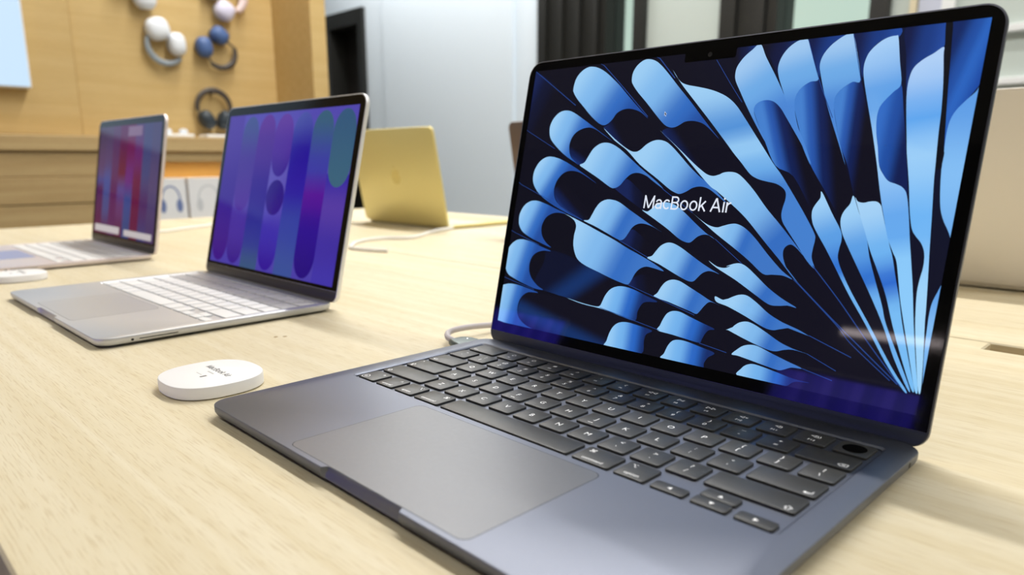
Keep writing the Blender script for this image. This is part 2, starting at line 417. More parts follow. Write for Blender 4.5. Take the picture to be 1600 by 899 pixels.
def laptop(loc, rz, spec, label, group=None):
    """spec: dict of sizes (mm) and materials; picture = function(root, place, spec) that draws the lit display"""
    s = spec
    root = empty(s.get('name', 'laptop'), (loc[0], loc[1], loc[2] if len(loc) > 2 else 0), rz, label, 'laptop', group)
    W, D, TOP = s['W'], s['D'], 8.0
    yf, yb = s['yf'], s['yf'] + D                     # front and back edge
    cy = (yf + yb) / 2
    R = s['R']
    y0, py = s['y0'], s['py']
    kw_half = 7.25 * U
    wx, wy0, wy1 = kw_half + 0.5, y0 - 7.9 - 1.2, y0 + 5 * py + 7.9 + 1.2
    # ---- base: rolled underside, vertical flank, crisp top edge, sunken keyboard tray, finger scoop at the front
    sc = 27.5
    prof = [(7.0, 1.1, 0.0), (3.0, 1.5, 0.0), (0.9, 2.7, 0.4), (0.15, 4.2, 1.6), (0.0, 5.4, 2.4), (0.0, 7.55, 2.8), (0.12, 7.85, 2.8), (0.4, TOP, 2.8)]
    loops = []
    for ins, z, dep in prof:
        fr = [(-sc - 1.6, 0.0), (-sc - 0.3, dep * 0.75), (-sc + 0.6, dep), (sc - 0.6, dep), (sc + 0.3, dep * 0.75), (sc + 1.6, 0.0)]
        loops.append([(x * mm, y * mm, z * mm) for x, y in rrect(W - 2 * ins, D - 2 * ins, R - ins * 0.6, 6, 0, cy, fr)])
    fr = [(q, 0.0) for q in (-sc - 1.6, -sc - 0.3, -sc + 0.6, sc - 0.6, sc + 0.3, sc + 1.6)]
    for ins, z, r in ((-1.15, TOP, 3.2), (0.0, TOP - 0.75, 2.3), (0.05, TOP - 1.55, 2.2)):
        loops.append([(x * mm, y * mm, z * mm) for x, y in rrect(2 * wx - 2 * ins, wy1 - wy0 - 2 * ins, r, 6, 0, (wy0 + wy1) / 2, fr)])
    V, F = loft(loops)
    add_obj('base_shell', V, F, s['body'], root, 28)
    # ---- rubber feet
    for sx in (-1, 1):
        for yy in (yf + 16, yb - 16):
            V, F = lathe([(0.0062, 0.0), (0.0068, 0.0004), (0.0066, 0.0013)], 16, (sx * (W / 2 - 20) * mm, yy * mm, 0))
            add_obj('foot', V, F, 'gap', root)
    # ---- trackpad with the fine dark gap around it
    tw, t0, t1 = s['pad']
    for nm, ins, z0, z1, mt in (('trackpad_gap', -0.28, TOP - 0.05, TOP + 0.012, 'gap'), ('trackpad', 0.0, TOP - 0.05, TOP + 0.03, s['padmat'])):
        lp = [[(x * mm, y * mm, z * mm) for x, y in rrect(tw - 2 * ins, t1 - t0 - 2 * ins, 4.6, 6, 0, (t0 + t1) / 2)] for z in (z0, z1)]
        V, F = loft(lp)
        o = add_obj(nm, V, F, mt, root, 30)
        if nm == 'trackpad_gap': gp = o
        else: gp.parent = o
    # ---- keys
    KH = 15.6; GX = 19.05 - 15.9
    zf = TOP - 1.55
    for r, row in enumerate(ROWS):
        u = 0.0
        for w, k in row:
            cx = (u + w / 2 - 7.25) * U; ky = y0 + py * r
            u += w
            todo = [(cx, ky, w * U - GX, KH, k)]
            if k in ('LEFT', 'RIGHT'): todo = [(cx, ky - KH / 4 - 0.15, w * U - GX, KH / 2 - 0.3, k)]
            if k == 'UPDOWN': todo = [(cx, ky + KH / 4 + 0.1, w * U - GX, KH / 2 - 0.2, 'UP'), (cx, ky - KH / 4 - 0.1, w * U - GX, KH / 2 - 0.2, 'DOWN')]
            for (kx, kyy, kw, kh, kn) in todo:
                ko = bpy.data.objects.new('key', key_mesh(kw, kh, s['keymat'])); COL.objects.link(ko)
                ko.parent = root; ko.location = (kx * mm, kyy * mm, zf * mm)
                if s.get('legends'):
                    parts = [glyph(t, x, y, sz, align=al) for t, x, y, sz, al in legend_bits(kn)]
                    if kn in ('F', 'J'): parts.append(([(-1.6, -5.3, 0), (1.6, -5.3, 0), (1.6, -4.9, 0), (-1.6, -4.9, 0)], [(0, 1, 2, 3)]))
                    if parts and any(p[0] for p in parts):
                        V, F = merge(parts)
                        V = [(x * mm, y * mm, 1.275 * mm) for x, y, z in V]
                        add_obj('legend', V, F, 'legend', ko, None, False)
                    if kn == 'TOUCH':
                        V, F = lathe([(0.0052, 0.00122), (0.0055, 0.00131), (0.0046, 0.00131), (0.0043, 0.00128)], 28)
                        add_obj('finger_sensor', V, F, 'bezel', ko)
    # ---- side details
    for (sx, yy, zz, ln, ht) in s.get('ports', []):
        x = sx * W / 2
        lp = [[((x + e) * mm, (yy + p) * mm, (zz + q) * mm) for p, q in rrect(ln, ht, min(ln, ht) / 2.01, 4)] for e in ((-0.5 * sx), (0.04 * sx))]
        if sx > 0: pass
        V, F = loft(lp)
        add_obj('port', V, F, 'jack', root)
    # ---- lid
    a, H, yh, zh, T = s['a'], s['H'], s['yh'], s['zh'], s['lidT']
    ca, sa = math.cos(a), math.sin(a)
    def place(x, t, n): return (x * mm, (yh + ca * t - sa * n) * mm, (zh + sa * t + ca * n) * mm)
    def lid_outline(w, t0, t1, rt, rb, k=8):
        P = []
        for sx, t, r, a0 in ((1, t0, rb, -90), (1, t1, rt, 0), (-1, t1, rt, 90), (-1, t0, rb, 180)):
            for i in range(k + 1):
                q = math.radians(a0 + 90 * i / k)
                P.append((sx * (w / 2 - r) + r * math.cos(q), (t0 + r if t == t0 else t1 - r) + r * math.sin(q)))
        return P
    lp = []
    for ins, n in ((0.45, 0.0), (0.12, -0.12), (0.0, -0.5), (0.0, -T + 1.3), (0.35, -T + 0.5), (1.3, -T)):
        lp.append([place(x, t, n) for x, t in lid_outline(W - 2 * ins, ins, H - ins, R - ins, s['Rb'] - ins)])
    V, F = loft(lp[::-1])
    add_obj('lid', V, F, s['lidmat'], root, 30)
    ch = s['chin']                                     # height of the hinge strip under the glass
    # glass: top corners rounded, bottom square
    def topround(w, t0, t1, r, k=8):
        P = [(-w / 2, t0), (w / 2, t0)]
        for sx, a0 in ((1, 0), (-1, 90)):
            for i in range(k + 1):
                q = math.radians(a0 + 90 * i / k)
                P.append((sx * (w / 2 - r) + r * math.cos(q), t1 - r + r * math.sin(q)))
        return P
    g = s['rim']
    lp = [[place(x, t, n) for x, t in topround(W - 2 * g - 2 * i, ch, H - g - i, R - g - i)] for i, n in ((0.0, -0.05), (0.0, 0.12), (0.12, 0.2))]
    V, F = loft(lp); bez = add_obj('bezel', V, F, s['scrmat'], root, 30)
    lp = [[place(x, t, n) for x, t in lid_outline(W - 2 * g - i, 0.35, ch - 0.3, 0.3, min(s['Rb'] - g, ch - 1.0))] for i, n in ((0.0, -0.05), (0.0, 0.10), (0.3, 0.16))]
    V, F = loft(lp); add_obj('hinge_cover', V, F, s['chinmat'], root, 30)
    # hinge barrel between the base and the lid
    hp = [place(-W / 2 + 22, 1.2, -1.9), place(W / 2 - 22, 1.2, -1.9)]
    V, F = tube(hp, 0.0017, 12); add_obj('hinge_barrel', V, F, s['chinmat'], root)
    # display
    sw, s0, s1, sr = s['scr']
    if s.get('picture'):
        V = [place(x, t, 0.22) for x, t in topround(sw, s0, s1, sr)]
        scr = add_obj('screen', V, [tuple(range(len(V)))], s['scrmat'], root, None, False)
        s['picture'](scr, place, s)
    if s.get('notch'):
        nw, nt = s['notch']
        P = [(-nw / 2 - 0.8, s1 + 0.3), (-nw / 2, s1 - 0.6), (-nw / 2, s1 - nt + 1.2), (-nw / 2 + 0.4, s1 - nt + 0.3), (-nw / 2 + 1.2, s1 - nt), (nw / 2 - 1.2, s1 - nt), (nw / 2 - 0.4, s1 - nt + 0.3), (nw / 2, s1 - nt + 1.2), (nw / 2, s1 - 0.6), (nw / 2 + 0.8, s1 + 0.3)]
        V = [place(x, t, 0.46) for x, t in P]
        nb = add_obj('camera_notch', V, [tuple(range(len(V)))], 'bezel', root, None, False)
        lp = [[place(r * math.cos(q * math.pi / 10), s1 - 2.2 + r * math.sin(q * math.pi / 10), n) for q in range(20)] for r, n in ((1.5, 0.40), (1.5, 0.52), (1.1, 0.52), (0.9, 0.48))]
        V, F = loft(lp); add_obj('camera_lens', V, F, 'jack', nb)
    if s.get('logo'):
        P = []
        for i in range(40):                             # apple-like mark: notched at the top, bitten on one side
            q = 2 * math.pi * i / 40
            rr = 17.0 * (1 - 0.16 * math.exp(-((q - math.pi / 2) / 0.35) ** 2) - 0.07 * math.exp(-((q - 3 * math.pi / 2) / 0.3) ** 2))
            x, t = rr * 0.95 * math.cos(q), rr * math.sin(q)
            d = math.hypot(x + 21, t - 3)
            if d < 9.5: x = -21 + (x + 21) * 9.5 / d; t = 3 + (t - 3) * 9.5 / d
            P.append((x, t + H * 0.5))
        leaf = [(-1, H * 0.5 + 17), (1, H * 0.5 + 22.5), (6, H * 0.5 + 25), (5, H * 0.5 + 20), (2, H * 0.5 + 17.5)]
        lv, lf = [], []
        for Q in (P, leaf):
            o = len(lv); lv += [place(x, t, -T - 0.05) for x, t in Q]; lf.append(tuple(range(o + len(Q) - 1, o - 1, -1)))
        add_obj('lid_emblem', lv, lf, s['logo'], root, None, False)
    return root

# ------------------------------------------------------------------ pictures on the displays
def ink_mesh(name, verts, faces, cols, parent, m):
    o = add_obj(name, verts, faces, m, parent, None, False)
    ca = o.data.color_attributes.new('ink', 'FLOAT_COLOR', 'POINT')
    flat = []
    for c in cols: flat += [c[0], c[1], c[2], 1.0]
    ca.data.foreach_set('color', flat)
    return o

def lerp_stops(st, t):
    t = max(st[0][0], min(st[-1][0], t))
    for (a, ca), (b, cb) in zip(st, st[1:]):
        if t <= b:
            k = (t - a) / (b - a) if b > a else 0
            k = k * k * (3 - 2 * k)
            return tuple(ca[i] + (cb[i] - ca[i]) * k for i in range(3))
    return st[-1][1]

def graded_polygon(P, cuts_dir, n_cuts, cut_range):
    """fill a 2-D outline and slice it across the gradient so that colours can follow it"""
    bm = bmesh.new()
    vs_ = [bm.verts.new((p[0], p[1], 0)) for p in P]
    try: f = bm.faces.new(vs_)
    except ValueError: bm.free(); return [], []
    bmesh.ops.triangulate(bm, faces=[f], ngon_method='EAR_CLIP')
    (gx, gy), (dx, dy) = cuts_dir
    ln = math.hypot(dx, dy)
    for i in range(n_cuts + 1):
        t = cut_range[0] + (cut_range[1] - cut_range[0]) * i / n_cuts
        bmesh.ops.bisect_plane(bm, geom=bm.verts[:] + bm.edges[:] + bm.faces[:], plane_co=(gx + dx * t, gy + dy * t, 0), plane_no=(dx / ln, dy / ln, 0), dist=1e-4)
    bm.verts.index_update()
    V = [(v.co.x, v.co.y) for v in bm.verts]; F = [tuple(v.index for v in f.verts) for f in bm.faces]
    area = sum(0.5 * sum(V[f[i]][0] * V[f[(i + 1) % len(f)]][1] - V[f[(i + 1) % len(f)]][0] * V[f[i]][1] for i in range(len(f))) for f in F)
    if area < 0: F = [tuple(reversed(f)) for f in F]
    bm.free()
    return V, F

def clip_rect(P, x0, x1, y0, y1):
    """Sutherland-Hodgman: keep the outline inside the display"""
    def cut(P, ins, inter):
        out = []
        for i in range(len(P)):
            a, b = P[i - 1], P[i]
            if ins(b):
                if not ins(a): out.append(inter(a, b))
                out.append(b)
            elif ins(a): out.append(inter(a, b))
        return out
    def ix(x): return lambda a, b: (x, a[1] + (b[1] - a[1]) * (x - a[0]) / (b[0] - a[0]))
    def iy(y): return lambda a, b: (a[0] + (b[0] - a[0]) * (y - a[1]) / (b[1] - a[1]), y)
    for ins, inter in ((lambda p: p[0] >= x0, ix(x0)), (lambda p: p[0] <= x1, ix(x1)), (lambda p: p[1] >= y0, iy(y0)), (lambda p: p[1] <= y1, iy(y1))):
        if not P: return []
        P = cut(P, ins, inter)
    return P

C_ = lambda r, g, b: srgb(r, g, b)[:3]
LT, MI, BL, DB, NV, BK = C_(158, 206, 244), C_(112, 172, 230), C_(52, 108, 192), C_(36, 78, 158), C_(20, 44, 104), C_(18, 17, 30)
STOPS = {
    'P': [(0, LT), (0.35, C_(128, 184, 236)), (0.75, BL), (1, DB)],
    'W': [(0, LT), (0.4, C_(128, 184, 236)), (0.78, BL), (1, C_(64, 118, 196))],
    'X': [(0, C_(150, 202, 244)), (0.35, C_(116, 178, 236)), (0.7, C_(44, 104, 196)), (1, C_(24, 46, 104))],
    'V': [(0, LT), (0.42, C_(84, 146, 216)), (0.62, C_(150, 202, 244)), (0.82, C_(110, 172, 232)), (1, C_(70, 128, 206))],
    'R': [(0, C_(160, 200, 240)), (0.5, C_(110, 170, 230)), (1, C_(76, 134, 212))],
    'Q': [(0, C_(160, 208, 246)), (0.45, C_(92, 158, 228)), (0.8, C_(48, 112, 206)), (1, C_(110, 176, 238))],
    'Q2': [(0, C_(166, 210, 246)), (0.4, C_(110, 178, 240)), (0.65, C_(46, 106, 206)), (0.9, C_(120, 188, 244)), (1, C_(120, 188, 244))],
    'V5': [(0, C_(166, 206, 246)), (0.2, C_(96, 160, 230)), (0.42, C_(160, 206, 248)), (0.72, C_(96, 164, 236)), (0.85, C_(140, 202, 250)), (1, C_(140, 202, 250))],
    'V6': [(0, C_(176, 208, 246)), (0.25, C_(96, 166, 238)), (0.4, C_(156, 206, 248)), (0.7, C_(110, 180, 244)), (1, C_(160, 212, 250))],
    'V7': [(0, C_(96, 158, 230)), (0.5, C_(132, 190, 244)), (1, C_(110, 172, 236))],
    'navyR': [(0, BK), (0.4, C_(20, 26, 62)), (1, C_(24, 56, 124))],
    'navyB': [(0, C_(20, 28, 70)), (0.5, C_(28, 58, 128)), (1, C_(36, 74, 156))],
    'blue': [(0, C_(20, 40, 96)), (0.35, C_(34, 78, 160)), (0.6, C_(44, 100, 190)), (1, C_(28, 72, 160))],
    'sheenL': [(0, C_(70, 128, 206)), (0.25, C_(42, 88, 172)), (0.6, C_(20, 34, 84)), (1, BK)],
    'sheenM': [(0, C_(52, 108, 196)), (0.5, C_(34, 78, 160)), (1, C_(20, 32, 80))],
    'sheenD': [(0, C_(27, 50, 112)), (0.3, C_(20, 32, 76)), (0.8, BK), (1, BK)],
    'sheenE': [(0, C_(24, 36, 84)), (0.5, C_(18, 22, 48)), (1, BK)],
    'sheenB': [(0, BK), (0.45, C_(22, 50, 104)), (1, C_(16, 20, 44))],
    'dkslat': [(0, C_(16, 17, 24)), (1, C_(18, 22, 40))],
}
PETALS = [
 ('navyR', [16.48,200.15,32.03,202.76], [17.26,205.45,31.37,205.14,27.64,202.18,22.72,197.91,19.1,192.36,15.09,198.13,13.47,200.46]),
 ('navyR', [33.73,202.57,59.17,199.78], [32.77,204.77,58.87,204.32,52.29,203.78,48.71,200.42,45.78,196.12,44.76,191.08,44.98,186.94,37.88,197.96]),
 ('navyB', [60.87,201.59,83.59,199.02], [59.33,204.56,83.33,204.79,76.35,202.75,72.14,199.34,69.05,194.76,68.22,189.42,69.18,182.91,63.49,195.33]),
 ('navyB', [85.48,198.81,105.98,198.32], [83.96,204.91,104.65,205.09,105.83,200.17,100.46,200.36,95.64,197.66,92.07,192.4,91.39,185.85,91.3,181.11,87.09,194.82]),
 ('navyB', [109.75,196.06,127.43,194.94], [108.64,205.12,125.81,205.08,126.89,192.54,123.08,190.11,118.68,187.43,115.2,183.7,114.02,178.36,113.84,172.0,110.7,190.49]),
 ('blue', [129.67,188.55,147.71,184.16], [128.7,205.13,145.03,204.94,146.23,202.08,145.81,186.89,145.34,175.02,140.97,166.73,137.23,161.73,135.39,156.56,135.01,149.55,135.11,144.26,132.25,170.77,130.12,192.88]),
 ('sheenL', [46.14,149.6,60.98,155.37], [34.58,166.24,34.79,169.4,37.18,171.58,41.46,172.27,46.06,170.86,50.51,167.01,54.63,161.7,60.12,154.39,66.89,145.17,73.11,135.64,81.29,121.23,81.06,117.94,79.12,114.46,77.92,110.78,64.41,129.19,53.08,135.15,43.94,149.65]),
 ('sheenL', [66.17,149.19,82.27,152.76], [58.63,165.59,57.71,170.7,58.45,175.21,60.92,178.56,64.57,180.79,68.82,182.15,77.64,162.7,86.5,144.91,90.74,135.71,97.7,119.74,96.81,115.51,94.2,111.08,93.45,107.01,82.32,122.29,72.61,135.64,66.53,147.18]),
 ('sheenL', [83.84,154.66,97.61,155.18], [79.74,165.53,79.25,169.94,80.09,173.29,82.85,176.49,87.07,179.06,90.82,179.73,95.47,167.56,101.25,152.24,106.06,137.17,110.15,122.11,111.73,115.56,109.66,117.03,106.43,117.09,103.31,116.28,100.39,116.85,97.52,120.73,91.92,135.33,86.16,146.85]),
 ('sheenM', [103.48,152.18,117.7,151.78], [103.21,152.18,102.18,159.71,102.62,164.83,104.62,168.44,107.84,172.4,110.75,176.33,114.14,162.86,117.33,149.06,120.31,135.46,121.97,127.22,122.92,120.13,120.47,124.33,117.08,126.16,113.29,127.52,110.32,130.66,107.36,135.69,105.59,139.59,105.21,144.66]),
 ('dkslat', [134.42,153.08,137.15,153.0], [133.04,135.52,130.96,162.04,129.17,179.8,125.81,205.08,128.7,205.13,130.12,192.88,132.25,170.77,135.11,144.26,135.79,135.53]),
 ('sheenD', [-67.26,151.36,-56.96,159.67], [-72.39,159.94,-69.45,162.23,-65.12,167.45,-54.33,159.58,-41.13,150.85,-35.65,148.26,-39.38,145.1,-42.86,143.68,-47.47,144.45,-54.66,148.14,-62.2,152.87]),
 ('sheenD', [-12.65,140.32,-3.01,149.12], [-24.97,155.6,-19.69,158.77,-13.81,158.28,0.15,144.18,16.03,128.74,11.61,129.64,6.75,132.49,-11.31,145.29]),
 ('sheenD', [-92.5,137.26,-88.31,145.08], [-99.98,146.34,-95.52,151.91,-81.79,141.15,-84.44,136.71,-87.64,134.81,-92.27,136.14,-96.76,140.09]),
 ('sheenE', [-146.28,193.67,-123.09,182.72], [-144.36,204.0,-144.6,193.55,-143.95,167.25,-145.04,160.69,-113.95,146.5,-102.32,141.81,-100.43,175.73]),
 ('sheenD', [-97.32,103.29,-90.35,112.65], [-108.62,116.63,-97.87,120.35,-72.23,101.18,-73.47,96.92,-78.4,96.74,-87.7,99.81,-95.79,103.13,-102.64,107.05]),
 ('sheenB', [-55.39,52.29,-70.61,72.58], [-113.48,47.36,-107.59,64.45,-106.28,73.08,-90.89,72.39,-69.5,67.16,-32.82,57.76,-22.34,55.41,-10.83,52.29,-16.7,51.59,-34.97,55.79,-40.64,55.08,-45.38,52.56,-48.53,48.39,-50.29,43.83,-51.69,40.7,-61.17,40.11,-81.67,42.3,-93.91,43.52]),
 ('sheenB', [-78.93,29.11,-83.42,7.87], [-125.99,25.46,-123.61,37.59,-117.85,41.33,-107.58,42.08,-81.55,41.74,-52.83,39.67,-23.29,35.09,-34.11,32.1,-38.03,29.02,-40.37,24.35,-41.63,18.76,-42.39,14.63,-67.03,13.66,-106.55,14.84,-118.61,18.2]),
 ('sheenE', [-44.87,118.47,-31.72,121.94], [-55.52,119.55,-51.3,121.47,-46.33,125.81,-34.81,118.76,-22.07,109.94,-25.52,105.89,-29.07,105.31,-32.54,107.21]),
 ('sheenE', [-38.04,84.07,-24.11,83.13], [-43.48,85.54,-38.12,90.9,-33.44,92.79,-15.2,80.83,-17.56,77.55,-20.28,76.06,-31.01,80.47]),
 ('sheenE', [-30.04,56.53,-17.37,61.18], [-32.13,57.53,-27.58,63.09,-19.34,65.06,-6.9,59.4,-9.0,55.08,-10.83,52.29,-22.34,55.41]),
 ('P', [-101.02,199.93,-54.51,166.99], [-105.27,188.44,-104.43,195.15,-101.02,199.93,-95.82,202.83,-90.46,203.12,-83.9,201.2,-76.46,197.07,-65.42,188.88,-57.48,181.95,-48.22,174.05,-37.75,165.24,-43.48,169.12,-48.94,171.26,-54.26,172.26,-59.35,171.67,-63.54,169.52,-66.14,165.88,-68.99,163.3,-72.12,162.0,-75.69,162.67,-79.58,164.78,-86.15,169.46,-93.07,175.35,-100.12,181.34,-103.93,185.53]),
 ('W', [-35.13,145.57,16.44,115.34], [-72.39,159.94,-62.2,152.87,-54.66,148.14,-47.47,144.45,-42.86,143.68,-39.38,145.1,-35.65,148.26,-31.18,150.45,-26.48,151.07,-20.88,149.74,-15.55,146.34,-9.4,141.3,-1.31,134.38,7.67,127.65,13.67,124.38,19.9,119.38,27.31,113.01,20.25,117.48,14.32,120.94,8.69,122.24,3.39,121.32,-0.6,118.95,-4.81,117.34,-8.36,118.02,-13.44,120.38,-22.85,126.23,-38.08,135.33,-50.08,144.69,-61.96,151.68]),
 ('W', [22.43,94.7,47.98,87.37], [6.29,106.08,12.48,102.23,18.38,99.41,23.83,98.42,27.75,99.62,32.59,101.06,36.6,101.12,41.76,99.03,48.52,93.99,58.14,84.99,67.27,77.31,73.92,73.28,68.29,74.65,62.28,74.51,56.68,74.42,47.49,80.69,38.13,86.49,24.38,94.45,14.97,100.45]),
 ('P', [-51.75,198.33,-2.46,157.92], [-55.36,190.77,-55.37,196.03,-52.81,200.51,-48.34,203.42,-43.8,203.7,-38.55,201.96,-33.24,198.19,-26.01,191.5,-18.83,184.44,-7.71,173.83,0.48,165.6,8.49,157.56,15.6,150.68,8.71,156.4,3.73,159.94,-0.97,161.67,-5.53,162.33,-9.94,161.91,-13.04,160.24,-16.22,158.86,-19.69,158.77,-23.48,160.11,-27.66,163.3,-33.52,168.65,-41.04,175.73,-48.61,182.42,-53.42,187.47]),
 ('W', [23.2,127.42,72.68,83.18], [-27.77,157.71,-11.41,145.79,0.44,136.84,6.75,132.49,11.61,129.64,16.03,128.74,20.04,129.75,18.04,128.25,21.37,130.57,26.17,131.31,31.2,130.36,36.69,126.54,43.74,120.09,52.25,111.14,61.62,102.49,70.81,93.57,77.32,86.78,72.98,90.38,69.49,91.99,66.6,90.04,66.19,86.28,68.21,81.14,71.79,76.21,77.41,71.59,66.51,81.5,54.55,92.28,40.65,105.06,28.13,114.2,19.6,119.93,12.6,124.36,-11.31,145.29]),
 ('V', [-3.42,180.4,8.97,115.07], [-24.55,194.89,-21.17,190.6,-16.98,186.79,-12.04,184.73,-5.04,183.14,2.98,181.12,9.82,178.74,16.73,175.26,23.24,170.02,30.55,161.65,37.8,152.94,44.9,144.41,51.84,136.07,57.81,129.62,66.21,119.19,74.48,108.52,81.14,99.06,82.18,95.51,81.87,90.31,82.18,85.68,84.69,80.23,79.92,83.9,73.28,91.67,67.22,98.6,63.06,103.65,61.42,107.83,61.53,112.1,62.17,116.4,61.72,120.11,59.61,122.71,55.34,124.96,49.51,126.14,44.12,127.45,38.98,130.12,32.47,136.51,26.6,142.12,20.74,148.21,7.76,161.43,-5.65,174.69,-16.79,185.78]),
 ('R', [28.24,198.94,49.62,166.03], [31.64,204.9,36.39,197.07,43.85,186.0,51.34,174.14,58.84,161.53,66.17,149.19,73.11,135.64,66.89,145.17,60.12,154.39,54.63,161.7,50.51,167.01,46.06,170.86,41.46,172.27,37.18,171.58,34.79,169.4,34.58,166.24,37.57,160.32,44.68,148.59,38.15,157.14,30.52,168.03,24.08,178.01,19.92,184.76,18.87,189.15,19.49,193.4,22.66,198.24,27.1,202.03]),
 ('Q', [80.19,117.08,99.16,71.69], [81.29,121.23,88.44,110.28,94.41,101.52,95.77,96.57,95.4,92.0,95.6,86.96,98.55,80.7,105.15,70.45,116.13,55.7,130.26,36.17,138.41,26.46,137.18,26.18,127.38,37.51,114.29,55.66,104.56,68.37,96.81,79.5,88.86,90.92,81.58,100.64,78.84,105.64,77.92,110.78,79.12,114.46,81.06,117.94]),
 ('R', [54.62,202.3,62.56,169.42], [59.51,203.54,63.85,193.3,68.82,182.15,64.57,180.79,60.92,178.56,58.45,175.21,57.71,170.7,58.63,165.59,61.65,157.37,66.53,147.18,72.61,135.64,68.44,142.14,62.37,153.31,56.19,164.69,49.7,177.32,45.71,185.84,44.65,191.09,45.78,196.12,48.67,200.63,53.29,203.96,57.31,204.5]),
 ('Q', [96.81,112.71,114.95,67.8], [97.7,119.74,101.07,112.91,105.4,104.24,108.24,97.54,110.84,88.92,115.53,77.66,120.76,65.68,124.05,56.97,132.42,41.4,139.73,27.71,138.67,27.47,130.32,40.99,122.91,55.78,114.62,69.71,106.99,81.62,99.15,93.83,95.26,100.57,93.54,106.51,94.2,111.08,96.81,115.51]),
 ('R', [77.49,201.65,82.39,168.3], [82.81,204.57,85.82,196.86,90.82,179.73,87.07,179.06,82.85,176.49,80.09,173.29,79.25,169.94,79.74,165.53,82.54,156.65,86.16,146.85,90.74,135.71,85.04,147.84,78.96,160.68,74.1,171.72,69.32,184.87,68.13,189.92,69.05,194.76,72.14,199.34,76.35,202.75,80.27,204.69]),
 ('Q2', [105.85,115.11,127.65,56.59], [98.82,118.78,100.39,116.85,103.31,116.28,106.43,117.09,109.66,117.03,111.89,115.17,112.89,112.5,115.98,103.96,119.22,95.51,121.5,89.93,124.42,80.63,128.05,69.59,131.3,58.14,137.31,40.46,141.76,27.7,140.3,27.84,133.68,41.65,127.23,56.49,121.7,70.66,116.21,81.64,110.79,91.86,107.0,100.4,101.71,111.95]),
 ('V5', [99.08,198.2,131.55,67.88], [104.27,200.82,105.56,199.75,108.16,188.0,110.75,176.33,107.84,172.4,104.62,168.44,102.62,164.83,102.18,159.71,103.21,152.18,105.21,144.66,107.36,135.69,110.32,130.66,113.29,127.52,117.08,126.16,120.47,124.33,122.84,120.6,125.46,110.28,127.79,99.06,130.12,88.86,132.99,75.95,136.3,58.95,140.18,41.03,143.37,27.59,142.08,27.3,137.72,40.54,132.31,57.32,128.47,69.65,125.87,79.84,123.56,88.21,121.02,92.77,117.69,99.24,114.1,109.65,110.15,122.11,106.09,136.66,101.09,153.18,96.38,167.51,93.0,178.13,91.54,183.94,91.35,188.69,92.74,193.75,96.46,198.03,100.46,200.36]),
 ('V6', [121.08,187.64,138.72,73.38], [126.86,192.72,127.44,188.78,129.52,175.36,130.96,162.04,131.56,151.4,132.82,135.87,133.53,127.46,135.34,111.75,137.14,95.14,138.65,82.25,140.3,67.54,141.03,59.71,143.11,43.49,144.66,27.89,143.54,27.63,140.11,42.9,137.12,58.1,135.28,72.47,135.27,79.99,135.83,86.62,135.16,93.1,133.14,97.61,130.01,101.12,127.69,104.73,125.41,113.12,122.58,127.23,119.3,141.44,117.91,149.05,115.41,162.8,114.1,171.98,114.02,178.36,115.2,183.7,118.68,187.43,123.08,190.11]),
 ('V7', [142.01,164.94,144.02,97.92], [145.38,175.18,146.09,167.28,146.17,157.86,145.92,145.84,145.69,135.92,145.29,129.52,145.18,115.91,145.46,102.27,145.52,99.53,144.51,102.2,142.95,105.29,140.67,109.28,138.55,114.69,137.0,122.93,135.73,133.96,135.72,141.32,135.41,142.5,135.01,149.55,135.39,156.56,137.23,161.73,140.97,166.73,144.4,170.81]),
 ('V7', [143.59,77.28,146.4,31.31], [145.33,79.52,145.69,72.01,145.56,65.53,145.6,60.45,145.75,44.94,145.74,33.75,145.13,27.06,144.55,33.49,143.05,46.29,142.32,58.95,142.12,64.08,142.41,69.71,143.9,75.47]),
 ('P', [-118.58,168.59,-84.4,153.91], [-121.55,158.25,-122.06,162.92,-120.02,168.07,-115.49,172.26,-109.7,173.71,-102.71,172.46,-92.91,167.53,-83.26,162.17,-73.84,156.94,-63.44,151.07,-72.2,155.59,-78.4,158.93,-84.38,160.77,-90.01,160.39,-95.38,158.32,-99.06,154.81,-100.69,149.75,-99.92,144.64,-97.2,140.09,-91.06,135.92,-98.82,139.3,-107.33,144.13,-115.46,149.99,-119.75,154.13]),
 ('W', [-79.76,145.0,-35.81,123.82], [-88.37,134.81,-84.44,136.71,-81.79,141.15,-78.58,146.08,-73.67,149.3,-68.36,150.08,-62.74,148.91,-55.4,145.28,-46.46,139.4,-36.3,132.64,-23.8,124.99,-17.53,120.26,-26.21,124.94,-31.71,128.14,-38.26,129.92,-43.77,129.01,-48.15,125.25,-51.3,121.47,-55.52,119.55,-59.69,120.41,-70.32,125.93,-82.73,131.83]),
 ('W', [-25.07,106.74,12.25,92.03], [-30.44,105.96,-26.63,105.32,-23.91,107.0,-20.88,109.99,-17.57,111.35,-12.94,111.75,-6.9,110.4,0.75,106.0,8.45,100.54,17.11,94.8,23.57,91.44,20.62,93.13,16.27,93.58,12.25,92.03,9.47,89.38,7.52,88.05,4.14,88.27,-0.71,90.07,-9.78,95.42,-20.3,100.84]),
 ('W', [35.43,74.99,66.4,57.91], [22.33,78.41,28.1,75.65,33.33,75.25,36.59,76.82,33.99,76.19,38.46,78.23,42.55,78.76,46.98,77.1,53.61,72.55,61.42,66.95,70.01,62.17,78.74,58.31,73.86,58.77,68.6,57.9,63.06,57.98,54.35,62.23,41.39,68.92,28.07,74.78]),
